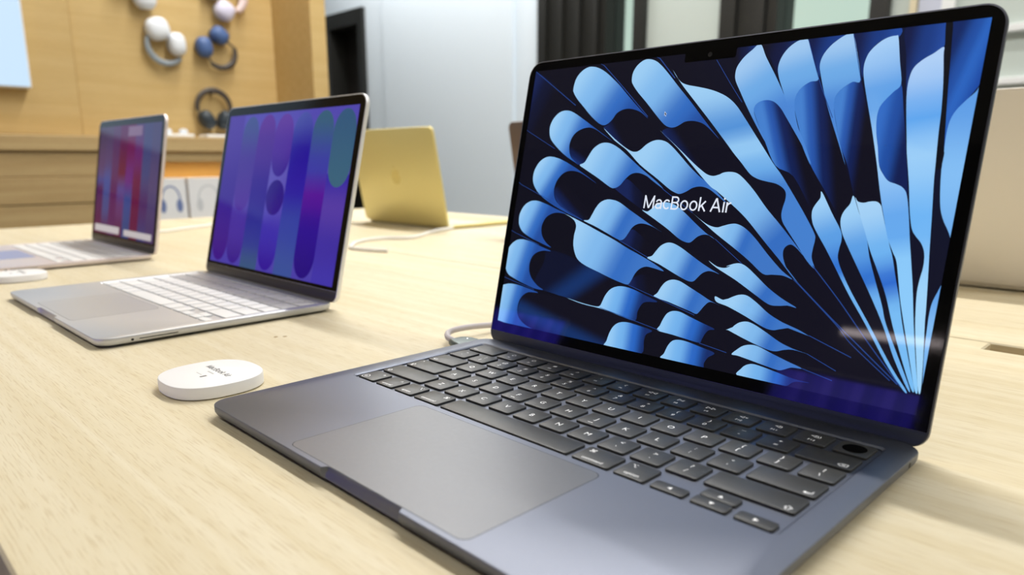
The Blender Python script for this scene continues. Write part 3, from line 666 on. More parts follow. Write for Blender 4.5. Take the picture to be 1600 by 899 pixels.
 ('P', [-127.26,134.88,-103.84,120.09], [-131.1,124.78,-130.74,130.72,-127.31,136.65,-121.68,140.17,-115.53,140.73,-107.02,138.97,-94.81,134.22,-81.96,128.07,-70.96,122.31,-81.83,127.4,-88.05,129.78,-94.09,130.72,-99.87,129.98,-104.53,127.07,-107.68,122.42,-108.62,116.63,-106.93,111.49,-102.64,107.05,-95.79,103.13,-87.7,99.81,-77.62,96.45,-90.72,100.21,-103.65,104.6,-113.81,108.8,-122.8,113.87,-128.86,119.6]),
 ('W', [-67.83,106.88,-37.18,92.54], [-76.92,96.49,-72.84,97.29,-70.74,100.71,-68.3,105.77,-64.98,109.73,-59.96,111.77,-53.92,111.57,-48.33,109.88,-39.75,105.51,-30.04,100.8,-20.6,96.23,-13.45,93.15,-20.54,95.93,-26.9,97.37,-31.79,97.07,-35.71,94.73,-38.12,90.9,-40.55,87.03,-43.48,85.54,-47.58,86.5,-56.17,89.62,-66.45,93.28]),
 ('W', [-13.06,82.03,18.35,71.25], [-20.88,76.01,-17.56,77.55,-15.2,80.83,-12.34,84.43,-8.1,86.69,-3.47,86.67,2.64,84.39,10.04,80.63,17.27,76.95,24.25,73.81,30.48,71.25,26.67,72.16,22.97,72.24,19.54,70.61,16.86,67.69,14.62,65.19,11.4,64.8,6.12,66.25,-2.46,69.47,-11.28,72.87]),
 ('W', [40.92,58.5,71.72,46.68], [30.35,58.11,35.77,56.67,39.56,58.13,32.91,55.59,36.45,56.42,40.82,59.05,45.24,60.98,49.94,61.05,56.3,57.85,63.96,52.98,72.31,49.44,80.23,47.03,88.0,44.37,81.29,46.99,77.07,46.92,71.95,45.43,67.78,44.2,62.04,45.09,50.93,49.35,39.49,53.23,31.79,54.98]),
 ('P', [-138.41,102.53,-113.41,92.01], [-138.72,92.26,-138.84,98.29,-135.48,104.47,-129.63,107.94,-122.43,108.34,-113.27,106.26,-103.36,103.23,-93.73,100.39,-101.33,100.8,-107.23,99.69,-112.05,96.76,-114.66,91.93,-114.77,87.24,-112.7,82.7,-108.23,78.62,-102.93,75.57,-113.64,78.18,-123.89,81.04,-132.93,84.8,-137.12,88.73]),
 ('W', [-83.33,92.75,-24.93,68.58], [-94.44,100.24,-78.1,95.31,-63.08,90.23,-48.67,85.34,-37.42,80.96,-26.64,77.22,-16.12,73.3,-7.0,68.97,-14.27,69.92,-20.39,70.4,-24.93,68.58,-27.98,65.13,-30.13,60.18,-32.13,57.53,-36.66,57.82,-46.2,59.89,-57.55,62.93,-69.28,66.07,-76.33,69.25,-80.06,73.38,-82.74,79.32,-83.39,86.01,-82.82,91.67,-84.62,95.48,-88.81,98.05]),
 ('W', [-6.32,59.47,22.46,49.52], [-11.06,52.26,-9.0,55.08,-6.9,59.4,-4.05,62.77,0.23,64.47,5.41,64.09,12.62,61.33,20.86,58.0,27.78,55.09,34.37,53.23,30.03,54.24,26.92,54.09,24.26,51.31,21.76,47.56,19.9,46.01,15.33,47.08,7.21,48.85,-1.13,50.67]),
 ('W', [46.09,43.58,73.97,34.25], [40.94,39.9,44.55,42.1,45.03,42.85,48.14,45.36,52.61,46.52,57.43,45.42,64.8,42.29,73.22,38.38,81.13,36.12,89.19,34.82,81.23,35.61,76.06,34.64,71.99,33.12,67.59,33.05,59.38,34.8,50.84,37.13,41.98,39.87]),
 ('P', [-146.79,70.35,-118.5,63.36], [-146.61,59.93,-146.9,66.05,-144.0,73.41,-138.2,78.14,-131.4,79.27,-122.47,78.18,-113.11,75.64,-102.41,73.07,-109.35,72.81,-115.33,71.1,-119.44,67.77,-121.23,62.49,-120.31,56.64,-116.82,51.69,-110.24,47.17,-104.21,44.76,-112.94,44.83,-123.11,46.78,-133.7,49.49,-142.08,52.68]),
 ('X', [-49.29,48.83,-20.17,44.39], [-80.88,42.06,-66.84,40.42,-55.59,39.82,-51.69,40.7,-50.29,43.83,-48.53,48.39,-45.38,52.56,-40.64,55.08,-34.97,55.79,-27.2,54.87,-16.8,52.09,-7.9,49.42,-16.05,48.28,-19.28,46.07,-21.37,41.11,-22.08,35.28,-32.37,36.29,-43.13,38.07,-52.73,39.14,-66.73,39.88]),
 ('X', [-2.72,40.87,28.38,35.1], [-4.51,31.98,-3.37,35.21,-1.87,39.49,0.29,43.34,3.91,45.39,8.95,45.64,15.97,43.75,23.96,41.6,33.4,39.11,29.99,37.78,27.87,35.02,26.43,31.39,25.2,29.43,16.37,30.09,6.1,31.07]),
 ('W', [48.7,29.5,75.84,23.93], [46.61,26.64,49.75,30.25,52.83,32.71,57.22,34.07,61.84,33.82,70.11,31.37,79.25,28.88,87.54,26.67,81.89,26.03,77.96,24.15,74.88,23.19,68.14,23.95,58.82,25.35,50.45,26.48]),
 ('P', [-147.46,33.41,-124.32,29.32], [-146.09,17.5,-147.0,27.28,-146.99,40.89,-141.2,44.68,-132.83,45.45,-122.63,44.54,-108.4,42.21,-117.85,41.33,-123.61,37.59,-126.24,32.06,-125.99,25.46,-122.43,20.59,-115.08,16.98,-105.74,14.74,-119.54,14.81,-131.38,15.29,-141.91,16.06]),
 ('X', [-40.37,24.35,-13.28,24.85], [-42.65,14.59,-41.63,18.76,-40.37,24.35,-38.03,29.02,-34.11,32.1,-27.96,33.3,-20.34,32.75,-8.48,31.11,-12.1,28.14,-13.08,23.85,-13.28,15.57,-28.2,15.35]),
 ('X', [2.19,21.55,31.19,20.24], [1.31,15.33,2.76,18.64,4.6,24.0,7.35,27.5,11.63,28.76,17.76,28.57,26.71,27.09,35.99,25.28,32.45,21.92,30.52,18.18,29.61,14.62,15.98,14.76]),
 ('X', [53.18,18.12,82.48,16.84], [51.87,15.61,53.55,19.3,55.97,22.02,59.73,23.56,64.9,23.29,74.02,21.94,83.97,20.34,92.85,19.99,86.26,19.26,83.35,17.88,81.55,16.11,78.51,15.11,75.24,15.23,62.97,15.24]),
]
RAYS = [
 (0.5, [-144.42,204.24,-100.67,176.87]),
 (0.5, [-83.67,205.56,-60.98,186.43,-37.95,166.28]),
 (0.6, [-38.34,205.82,-22.15,189.68]),
 (0.35, [-145.04,160.69,-113.95,146.5]),
 (0.35, [-146.74,121.6,-110.74,109.03,-78.44,96.96]),
 (0.35, [-145.69,85.13,-114.91,76.67]),
 (0.35, [-145.74,49.57,-112.74,43.91]),
 (0.35, [5.06,198.5,17.4,182.75,26.31,171.89]),
 (0.4, [74.45,73.34,100.55,52.68,109.77,43.97,130.53,29.48]),
 (0.4, [87.94,44.67,110.95,37.2]),
 (0.35, [88.65,34.92,104.73,28.9]),
 (0.35, [87.01,26.76,103.71,23.61]),
 (0.5, [76.84,71.84,93.56,58.72,108.17,47.68,134.21,28.37]),
 (0.5, [83.41,81.65,100.37,64.79,118.95,44.66,135.62,27.73]),
 (0.35, [-10.83,52.29,18.98,45.12]),
 (0.35, [-44.76,85.44,-20.32,76.27]),
 (0.35, [-32.09,57.32,-10.83,52.29]),
 (0.35, [-51.45,39.54,-22.04,35.08,-3.37,32.17]),
 (0.35, [25.23,29.24,43.37,26.88]),
 (0.35, [-18.12,120.25,6.29,106.08]),
 (0.35, [24.08,91.48,43.54,78.65]),
 (0.35, [59.38,204.26,69.53,180.9,79.92,160.64]),
 (0.35, [83.13,204.34,91.18,179.22]),
]


def title_strokes(w):
    """the screen title drawn as even strokes; capital height 1, returns (x, y, layer) and faces"""
    def arc(cx, cy, rx, ry, a0, a1, n=14): return [(cx + rx * math.cos(math.radians(a0 + (a1 - a0) * i / n)), cy + ry * math.sin(math.radians(a0 + (a1 - a0) * i / n))) for i in range(n + 1)]
    h = w / 2
    X = 0.74
    L = {
        'M': (0.88, [[(h, 0), (h, 1)], [(h, 0.97), (0.44, 0.03)], [(0.44, 0.03), (0.88 - h, 0.97)], [(0.88 - h, 1), (0.88 - h, 0)]]),
        'a': (0.56, [[(0.56 - h, 0), (0.56 - h, 0.46)] + arc(0.29, 0.46, 0.21, X - h - 0.46, 0, 165), [(0.56 - h, 0.43), (0.28, 0.40)] + arc(0.235, 0.40 - 0.175, 0.18, 0.175, 80, 285) + arc(0.27, 0.26, 0.23, 0.21, 275, 350, 6)]),
        'c': (0.57, [arc(0.31, X / 2, 0.31 - h, X / 2 - h + 0.01, 42, 318, 20)]),
        'B': (0.65, [[(h, 0), (h, 1)], [(h, 1 - h), (0.34, 1 - h)] + arc(0.34, (1 - h + 0.535) / 2, 0.22, (1 - h - 0.535) / 2, 90, -90) + [(h, 0.535)], [(h, 0.535), (0.36, 0.535)] + arc(0.36, (0.535 + h) / 2, 0.23, (0.535 - h) / 2, 90, -90) + [(h, h)]]),
        'o': (0.64, [arc(0.32, X / 2, 0.32 - h, X / 2 - h + 0.01, 0, 360, 24)]),
        'k': (0.56, [[(h, 0), (h, 1.02)], [(0.49, X), (h, 0.25)], [(0.22, 0.42), (0.52, 0.0)]]),
        'A': (0.80, [[(h * 0.9, 0), (0.40, 0.98)], [(0.40, 0.98), (0.80 - h * 0.9, 0)], [(0.18, 0.32), (0.62, 0.32)]]),
        'i': (0.16, [[(0.08, 0), (0.08, X)], [(0.08, 0.90), (0.08, 1.03)]]),
        'r': (0.36, [[(h, 0), (h, X)], arc(0.34, 0.40, 0.34 - h, X - h - 0.40, 175, 88, 8)]),
    }
    V, F = [], []; x = 0.0; lay = 0
    for ch in 'MacBook Air':
        if ch == ' ': x += 0.24; continue
        adv, strokes = L[ch]
        for st in strokes:
            lay += 1; b = len(V)
            for i, p in enumerate(st):
                q0, q1 = st[max(i - 1, 0)], st[min(i + 1, len(st) - 1)]
                dx, dy = q1[0] - q0[0], q1[1] - q0[1]; ln = math.hypot(dx, dy) or 1
                nx, ny = -dy / ln * h, dx / ln * h
                V.append((x + p[0] + nx, p[1] + ny, lay)); V.append((x + p[0] - nx, p[1] - ny, lay))
                if i: F.append((b + 2 * i - 2, b + 2 * i - 1, b + 2 * i + 1, b + 2 * i))
        x += adv + 0.095
    return V, F

def picture_fan(scr, place, s):
    """blue fanned paper slats on black, the title and the pointer"""
    sw, s0, s1, sr = s['scr']
    V, F, Cc = [], [], []
    def emit(P2, F2, n, colf):
        o = len(V)
        for p in P2: V.append(place(p[0], p[1], n)); Cc.append(colf(p))
        F.extend(tuple(i + o for i in f) for f in F2)
    # ground: near black, a little navy towards the top right
    gr = [(-sw / 2, s0), (sw / 2, s0)]
    for sx, a0 in ((1, 0), (-1, 90)):
        for i in range(7):
            q = math.radians(a0 + 15 * i)
            gr.append((sx * (sw / 2 - sr) + sr * math.cos(q), s1 - sr + sr * math.sin(q)))
    P2, F2 = graded_polygon(gr, ((-sw / 2, s0), (sw, s1 - s0)), 12, (0.0, 1.0))
    emit(P2, F2, 0.26, lambda p: lerp_stops([(0, C_(15, 15, 26)), (0.6, BK), (1, C_(18, 24, 52))], (p[0] / sw + 0.5) * 0.6 + (p[1] - s0) / (s1 - s0) * 0.4))
    layer = 0.28
    for kind, g, pts in PETALS:
        Q = [(pts[i], pts[i + 1]) for i in range(0, len(pts), 2)]
        sm = [(q.x, q.y) for q in catmull([(x, y, 0) for x, y in Q], 4, True)]
        sm = clip_rect(sm, -sw / 2, sw / 2, s0, s1)
        if len(sm) < 3: continue
        d = (g[2] - g[0], g[3] - g[1]); L2 = d[0] ** 2 + d[1] ** 2
        P2, F2 = graded_polygon(sm, ((g[0], g[1]), d), 12, (0.0, 1.0))
        st = STOPS[kind]
        emit(P2, F2, layer, lambda p: lerp_stops(st, ((p[0] - g[0]) * d[0] + (p[1] - g[1]) * d[1]) / L2))
        layer += 0.0022
    for w, pts in RAYS:
        Q = catmull([(pts[i], pts[i + 1], 0) for i in range(0, len(pts), 2)], 5)
        P2, F2 = [], []
        for i, q in enumerate(Q):
            t = (Q[min(i + 1, len(Q) - 1)] - Q[max(i - 1, 0)]).normalized(); nn = Vector((-t.y, t.x, 0)) * w / 2
            for e in (q + nn, q - nn): P2.append((max(-sw / 2, min(sw / 2, e.x)), max(s0, min(s1, e.y))))
            if i: F2.append((2 * i - 2, 2 * i - 1, 2 * i + 1, 2 * i))
        emit(P2, F2, 0.42, lambda p: C_(38, 70, 142))
    ink_mesh('wallpaper', V, F, Cc, scr, 'print')
    G, TF = title_strokes(0.115)
    x0 = min(v[0] for v in G); x1 = max(v[0] for v in G); k = 60.5 / (x1 - x0)
    T = [place(0.3 + (v[0] - (x0 + x1) / 2) * k, 107.4 + v[1] * 8.3, 0.435 + 0.0004 * v[2]) for v in G]
    ink_mesh('title_lettering', T, TF, [C_(226, 232, 246)] * len(T), scr, 'print')
    A0 = [(0, 0), (0, -4.3), (1.0, -3.4), (1.7, -5.0), (2.4, -4.7), (1.7, -3.1), (3.0, -3.1)]
    px_, py_ = -25.6, 169.0
    P2 = [place(px_ + x * 0.62, py_ + y * 0.62, 0.43) for x, y in A0]; P3 = [place(px_ + 0.25 + x * 0.42, py_ - 0.5 + y * 0.42, 0.44) for x, y in A0]
    ink_mesh('mouse_pointer', P2 + P3, [tuple(range(6, -1, -1)), tuple(range(13, 6, -1))], [C_(230, 236, 246)] * 7 + [C_(12, 12, 20)] * 7, scr, 'print')

def stripes(cols):
    """rounded upright bars, each (column, v0, v1, top colour, middle, bottom colour, round top, round bottom)"""
    def draw(scr, place, s):
        sw, s0, s1, sr = s['scr']; hh = s1 - s0; n = cols['n']; cw = sw / n
        V, F, Cc = [], [], []
        def emit(P2, F2, nn, cf):
            o = len(V)
            for p in P2: V.append(place(p[0], p[1], nn)); Cc.append(cf(p))
            F.extend(tuple(i + o for i in f) for f in F2)
        bgst = cols['bg']
        for c in range(8):
            P = [(-sw / 2 + sw * i, s0 + hh * (c + j) / 8) for j in (0, 1) for i in (0, 1)]
            emit(P, [(0, 1, 3, 2)], 0.26, lambda p: lerp_stops(bgst, (p[1] - s0) / hh))
        for q, (c, v0, v1, st, rt, rb) in enumerate(cols['bars']):
            xa, xb = -sw / 2 + c * cw, -sw / 2 + (c + 1) * cw
            ya, yb = s0 + max(v0, 0.0) * hh, s0 + min(v1, 1.0) * hh; r = (xb - xa) / 2 * 0.999; xm = (xa + xb) / 2
            ry = min(r * 1.15, (yb - ya) / 2)
            P = []
            if rb: P += [(xm + r * math.cos(t), ya + ry + ry * math.sin(t)) for t in [math.pi + math.pi * i / 14 for i in range(15)]]
            else: P += [(xa, ya), (xb, ya)]
            if rt: P += [(xm + r * math.cos(t), yb - ry + ry * math.sin(t)) for t in [math.pi * i / 14 for i in range(15)]]
            else: P += [(xb, yb), (xa, yb)]
            P2, F2 = graded_polygon(P, ((0, ya), (0, yb - ya)), 14, (0, 1))
            emit(P2, F2, 0.28 + 0.002 * q, lambda p: lerp_stops(st, (p[1] - ya) / (yb - ya)))
        for (x0, x1, v0, v1, c) in cols.get('dock_and_reflection', []):
            P = [(x * sw + -sw / 2, s0 + v * hh) for x, v in ((x0, v0), (x1, v0), (x1, v1), (x0, v1))]
            emit(P, [(0, 1, 2, 3)], 0.36, lambda p: c)
        ink_mesh('wallpaper', V, F, Cc, scr, s['printmat'])
    return draw

vio, ind, tea, mag, lav, blu = C_(86, 62, 178), C_(44, 16, 158), C_(66, 98, 142), C_(98, 52, 164), C_(98, 84, 196), C_(56, 70, 176)
PURPLE = {'n': 7, 'bg': [(0, C_(84, 70, 188)), (0.5, C_(104, 92, 200)), (1, C_(92, 82, 196))], 'bars': [
    (0, 0.01, 1.04, [(0, C_(70, 20, 150)), (0.45, C_(64, 34, 164)), (1, C_(86, 66, 180))], 0, 1),
    (1, 0.01, 0.60, [(0, C_(66, 30, 156)), (0.4, C_(78, 50, 176)), (1, C_(100, 84, 196))], 0, 1),
    (1, 0.36, 0.985, [(0, C_(84, 42, 172)), (0.5, C_(76, 52, 168)), (1, C_(72, 92, 160))], 1, 1),
    (2, -0.05, 0.99, [(0, tea), (0.2, C_(50, 58, 166)), (0.5, C_(50, 20, 160)), (0.8, C_(82, 44, 166)), (1, C_(104, 54, 170))], 1, 0),
    (3, 0.01, 0.45, [(0, C_(56, 20, 168)), (0.5, C_(66, 48, 190)), (1, C_(98, 86, 200))], 0, 1),
    (3, 0.595, 0.985, [(0, C_(60, 22, 160)), (0.5, C_(84, 40, 172)), (1, C_(106, 60, 176))], 1, 1),
    (3, 0.355, 0.575, [(0, C_(52, 16, 150)), (1, C_(44, 14, 146))], 1, 1),
    (4, -0.05, 0.985, [(0, C_(66, 92, 172)), (0.3, C_(58, 74, 180)), (0.55, C_(46, 22, 176)), (0.75, C_(36, 10, 168)), (1, C_(82, 92, 186))], 1, 0),
    (5, 0.01, 0.985, [(0, C_(40, 6, 140)), (0.3, C_(48, 8, 160)), (0.5, C_(96, 16, 168)), (0.65, C_(66, 66, 184)), (1, C_(62, 108, 136))], 1, 1),
    (6, -0.05, 0.62, [(0, C_(74, 60, 190)), (0.35, C_(72, 52, 180)), (0.7, C_(96, 66, 184)), (1, C_(58, 44, 180))], 0, 0),
    (6, 0.545, 0.985, [(0, C_(66, 112, 140)), (1, C_(58, 100, 140))], 1, 1)]}
MAGENTA = {'n': 8, 'bg': [(0, C_(92, 40, 100)), (0.5, C_(90, 70, 140)), (1, C_(92, 74, 124))], 'bars': [
    (0, 0.0, 1.0, [(0, C_(112, 22, 84)), (0.45, C_(96, 32, 110)), (0.52, C_(84, 92, 176)), (0.6, C_(100, 70, 130)), (1, C_(92, 78, 116))], 0, 0),
    (1, 0.0, 1.0, [(0, C_(110, 22, 86)), (0.25, C_(86, 90, 160)), (0.5, C_(80, 96, 180)), (0.7, C_(100, 76, 134)), (1, C_(96, 80, 120))], 0, 0),
    (2, 0.0, 1.0, [(0, C_(108, 40, 110)), (0.3, C_(112, 34, 110)), (0.7, C_(104, 56, 120)), (1, C_(104, 70, 122))], 0, 0),
    (3, 0.0, 1.0, [(0, C_(110, 30, 80)), (0.25, C_(120, 60, 130)), (0.45, C_(104, 84, 170)), (0.55, C_(122, 20, 74)), (1, C_(112, 44, 110))], 0, 0),
    (4, 0.0, 1.0, [(0, C_(64, 84, 150)), (0.35, C_(72, 88, 168)), (0.5, C_(122, 40, 150)), (0.8, C_(130, 26, 104)), (1, C_(118, 34, 112))], 0, 0),
    (5, 0.0, 1.0, [(0, C_(120, 18, 80)), (0.5, C_(124, 22, 86)), (0.7, C_(126, 40, 130)), (1, C_(92, 70, 140))], 0, 0),
    (6, 0.0, 1.0, [(0, C_(76, 72, 140)), (0.3, C_(96, 50, 120)), (0.6, C_(78, 86, 150)), (1, C_(84, 84, 140))], 0, 0),
    (7, 0.0, 1.0, [(0, C_(90, 64, 124)), (0.5, C_(98, 84, 140)), (1, C_(88, 84, 136))], 0, 0)],
    'dock_and_reflection': [(0.02, 0.46, 0.02, 0.085, C_(250, 240, 242)), (0.54, 0.97, 0.02, 0.075, C_(245, 236, 238)), (0.50, 0.72, 0.90, 0.985, C_(160, 128, 168))]}  # last entry is a reflection painted near the top of the display

INDIGO = {'n': 14, 'bg': [(0, C_(40, 34, 150)), (1, C_(52, 40, 160))], 'bars': [
    (c, 0.0, 1.0, [(0, (C_(40, 34, 160), C_(50, 42, 172), C_(34, 30, 140))[(c * 5) % 3]), (1, (C_(46, 36, 160), C_(62, 50, 176), C_(40, 34, 146))[(c * 5) % 3])], 0, 0) for c in range(14)]}

# ------------------------------------------------------------------ the room
FL = -0.92
RX0, RX1, RY0, RY1 = -6.6, 3.4, -4.0, 3.0
struct(add_obj('floor', *box(RX0, RX1, RY0, RY1 + 0.2, FL - 0.05, FL), 'floor', None), 'grey stone shop floor below the long table', 'floor')
struct(add_obj('ceiling', *box(RX0, RX1, RY0, RY1 + 0.2, CEIL, CEIL + 0.05), 'ceiling', None), 'plain pale ceiling of the shop', 'ceiling')
struct(add_obj('wall_left', *box(RX0 - 0.05, RX0, RY0, RY1 + 0.2, FL, CEIL), 'wall_paint', None), 'pale wall at the far end past the dark doorway', 'wall')
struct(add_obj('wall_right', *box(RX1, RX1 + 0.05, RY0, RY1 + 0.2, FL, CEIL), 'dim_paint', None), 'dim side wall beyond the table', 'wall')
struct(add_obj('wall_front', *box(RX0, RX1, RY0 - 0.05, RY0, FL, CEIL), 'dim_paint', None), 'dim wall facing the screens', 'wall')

# back wall (parallel to the table): painted piers between a doorway and two windows
wb = bpy.data.objects.new('wall_back', None); COL.objects.link(wb)
struct(wb, 'pale blue-white painted wall behind the yellow laptop', 'wall')
for x0, x1, z0, z1, m in ((RX0, -5.13, FL, CEIL, 'wall_paint'), (-5.13, -4.59, 1.26, CEIL, 'wall_paint'), (-4.59, -2.79, FL, CEIL, 'wall_paint'),
                          (-2.045, -1.62, FL, CEIL, 'grey_paint'), (-0.873, RX1, FL, CEIL, 'grey_paint')):
    add_obj('wall_section', *box(x0, x1, RY1, RY1 + 0.2, z0, z1), m, wb, None)
add_obj('wall_board', *bbox(-4.34, -3.0, RY1 - 0.02, RY1 + 0.01, FL, CEIL, 0.004), 'wall_paint', wb)
add_obj('wall_stripe', *bbox(-0.80, -0.775, RY1 - 0.02, RY1 + 0.01, FL, CEIL, 0.004), 'oak', wb)
add_obj('wall_panel', *bbox(-0.77, -0.69, RY1 - 0.01, RY1 + 0.01, FL, CEIL, 0.003), mat('cool_grey_panel', srgb(200, 205, 222), 0.5), wb)
add_obj('wall_panel', *bbox(-0.685, -0.64, RY1 - 0.03, RY1 + 0.01, FL, CEIL, 0.003), 'white_trim', wb)

d1 = bpy.data.objects.new('door_1', None); COL.objects.link(d1)
struct(d1, 'dark doorway with a black frame beside the wood panelling', 'door')
add_obj('door_frame', *merge([box(-5.13, -5.06, RY1 - 0.03, RY1 + 0.2, FL, 1.26), box(-4.66, -4.59, RY1 - 0.03, RY1 + 0.2, FL, 1.26), box(-5.06, -4.66, RY1 - 0.03, RY1 + 0.2, 1.15, 1.26)]), 'black_frame', d1, None)
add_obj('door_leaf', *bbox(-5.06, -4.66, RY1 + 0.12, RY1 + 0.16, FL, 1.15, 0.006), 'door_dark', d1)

def window(name, x0, x1, gx0, gx1, label):
    w = bpy.data.objects.new(name, None); COL.objects.link(w); struct(w, label, 'window')
    y0, y1 = RY1 - 0.03, RY1 + 0.14
    add_obj('window_frame', *merge([box(x0, gx0, y0, y1, FL, CEIL), box(gx1, x1, y0, y1, FL, CEIL), box(gx0, gx1, y0, y1, FL, FL + 0.25), box(gx0, gx1, y0, y1, 1.95, CEIL)]), 'black_frame', w, None)
    n = max(1, int((gx0 - x0) / 0.12))
    for i in range(n):                                  # upright ribs of the dark jamb
        xr = x0 + (i + 0.5) * (gx0 - x0) / n
        add_obj('jamb_rib', *bbox(xr - 0.02, xr + 0.02, y0 - 0.02, y0 + 0.002, FL, CEIL, 0.004), 'black_frame', w)
    add_obj('pane', *box(gx0, gx1, RY1 + 0.05, RY1 + 0.056, FL + 0.25, 1.95), 'glass', w, None)
    return w
window('window_1', -2.79, -2.045, -2.29, -2.115, 'tall narrow window in a wide black frame above the lid')
window('window_2', -1.62, -0.873, -1.338, -0.947, 'tall bright window with black jambs near the lid corner')
# pale street outside the windows
struct(add_obj('street', *box(-9, 6, RY1 + 0.3, 14, FL - 0.1, FL - 0.02), 'grey_paint', None), 'pale pavement outside the windows', 'street')
for i, (z, l) in enumerate(((0.602, 'bright white rail on the grey wall right of the lid'), (0.418, 'lower white rail on the grey wall above the beige lid'))):
    struct(add_obj('trim_%d' % (i + 1), *bbox(-0.62, 1.2, RY1 - 0.035, RY1 + 0.001, z - 0.013, z + 0.013, 0.003), 'white_trim'), l, 'rail')

# lamps on the ceiling
for (lx, ly, sx, sy, w), lab in zip(STRIPS, ('slim ceiling strip light over the far half of the front table', 'shorter ceiling strip light past the right end of the front table', 'long slim ceiling strip light closest to the windows', 'long slim ceiling strip light over the second table', 'added ceiling strip light that brightens the pale wall by the doorway')):
    o = empty('ceiling_strip_light', (lx, ly, CEIL), 0, lab, 'ceiling lamp', 'ceiling strip lights')
    e = 0.03
    add_obj('lamp_housing', *merge([box(-sx / 2 - e, sx / 2 + e, -sy / 2 - e, -sy / 2, -0.06, -0.0005), box(-sx / 2 - e, sx / 2 + e, sy / 2, sy / 2 + e, -0.06, -0.0005), box(-sx / 2 - e, -sx / 2, -sy / 2, sy / 2, -0.06, -0.0005), box(sx / 2, sx / 2 + e, -sy / 2, sy / 2, -0.06, -0.0005)]), 'lamp_body', o, None)
    add_obj('diffuser', *box(-sx / 2, sx / 2, -sy / 2, sy / 2, -0.03, -0.02), 'lamp_body', o, None)
o = empty('bar_lamp', (-1.09, RY0 + 0.001, 0.915), 0, 'slim pinkish light bar on the wall facing the screens', 'wall lamp')
add_obj('lamp_mount', *bbox(-0.29, 0.29, 0, 0.03, -0.03, 0.03, 0.004), 'lamp_body', o)
add_obj('lamp_tube', *tube([(-0.27, 0.05, -0.012), (0.27, 0.05, 0.012)], 0.02, 12), 'bar_glow', o)

# ------------------------------------------------------------------ wooden display wall on the left
WXF = -2.5
du = empty('display_wall_unit', (WXF, 0, FL), 0, 'honey oak display wall with a shelf ledge and a lit niche', 'shelving')
def du_box(name, x0, x1, y0, y1, z0, z1, m, b=0.003, lab=None):
    o = add_obj(name, *bbox(x0 - WXF, x1 - WXF, y0, y1, z0 - FL, z1 - FL, b), m, du)
    if lab: o['label'] = lab
    return o
UY1 = 1.164
# upper panels: two boards, the left one a little proud
du_box('wall_panel', WXF - 0.03, WXF + 0.012, -1.8, 0.455, 0.222, CEIL - 0.01, 'wall_oak', 0.002)
du_box('wall_panel', WXF - 0.03, WXF, 0.459, UY1 - 0.001, 0.222, CEIL - 0.01, 'wall_oak', 0.002)
# ledge and its fascia
LX = WXF + 0.12
du_box('ledge', WXF - 0.03, LX, -1.8, UY1 - 0.001, 0.170, 0.219, 'cab_oak', 0.003)
# plank front under the ledge, left of the niche
NY0, NY1 = 0.60, 1.10
zs = [0.168, 0.090, 0.006, -0.078, -0.162, -0.246, -0.33, -0.48, -0.63, -0.78, FL + 0.002]
for i in range(len(zs) - 1):
    du_box('plank', LX - 0.035, LX - 0.012 + 0.003 * (i % 2), -1.8, NY0 - 0.002, zs[i + 1] + 0.001, zs[i], 'cab_oak', 0.002)
# niche: fascia over it, floor, back, jamb; planks below it
du_box('niche_fascia', LX - 0.035, LX - 0.012, NY0, UY1 - 0.001, 0.135, 0.168, 'cab_oak', 0.002)
du_box('niche_back', WXF - 0.28, WXF - 0.26, NY0, UY1 - 0.001, -0.10, 0.168, 'wall_oak', 0.002)
du_box('niche_floor', WXF - 0.26, LX - 0.012, NY0, UY1 - 0.001, -0.10, -0.076, 'cab_oak', 0.002)
du_box('niche_side', WXF - 0.26, LX - 0.035, NY0 - 0.002, NY0 + 0.018, -0.076, 0.168, 'wall_oak', 0.002)
for i in range(4, len(zs) - 1):
    du_box('plank', LX - 0.035, LX - 0.012 + 0.003 * (i % 2), NY0, UY1 - 0.001, zs[i + 1] + 0.002, min(zs[i], -0.102), 'cab_oak', 0.002)
# thick return slab at the end of the display wall
du_box('end_slab', -2.62, -2.215, UY1, UY1 + 0.062, FL + 0.001, CEIL - 0.01, 'wall_oak', 0.003)
du_box('rear_board', WXF - 0.30, WXF - 0.29, -1.8, UY1, FL + 0.001, CEIL - 0.01, 'wall_oak', 0.001)

# wall display, upper left
ws = empty('wall_display', (WXF + 0.012, 0, 0.36), 0, 'glowing pale blue wall display on the oak panel', 'display')
add_obj('display_body', *bbox(0, 0.04, -0.85, 0.318, 0.0, 0.70, 0.004), 'lamp_body', ws)
add_obj('screen', *bbox(0.0385, 0.0415, -0.845, 0.313, 0.005, 0.695, 0.001), 'wall_screen', ws)

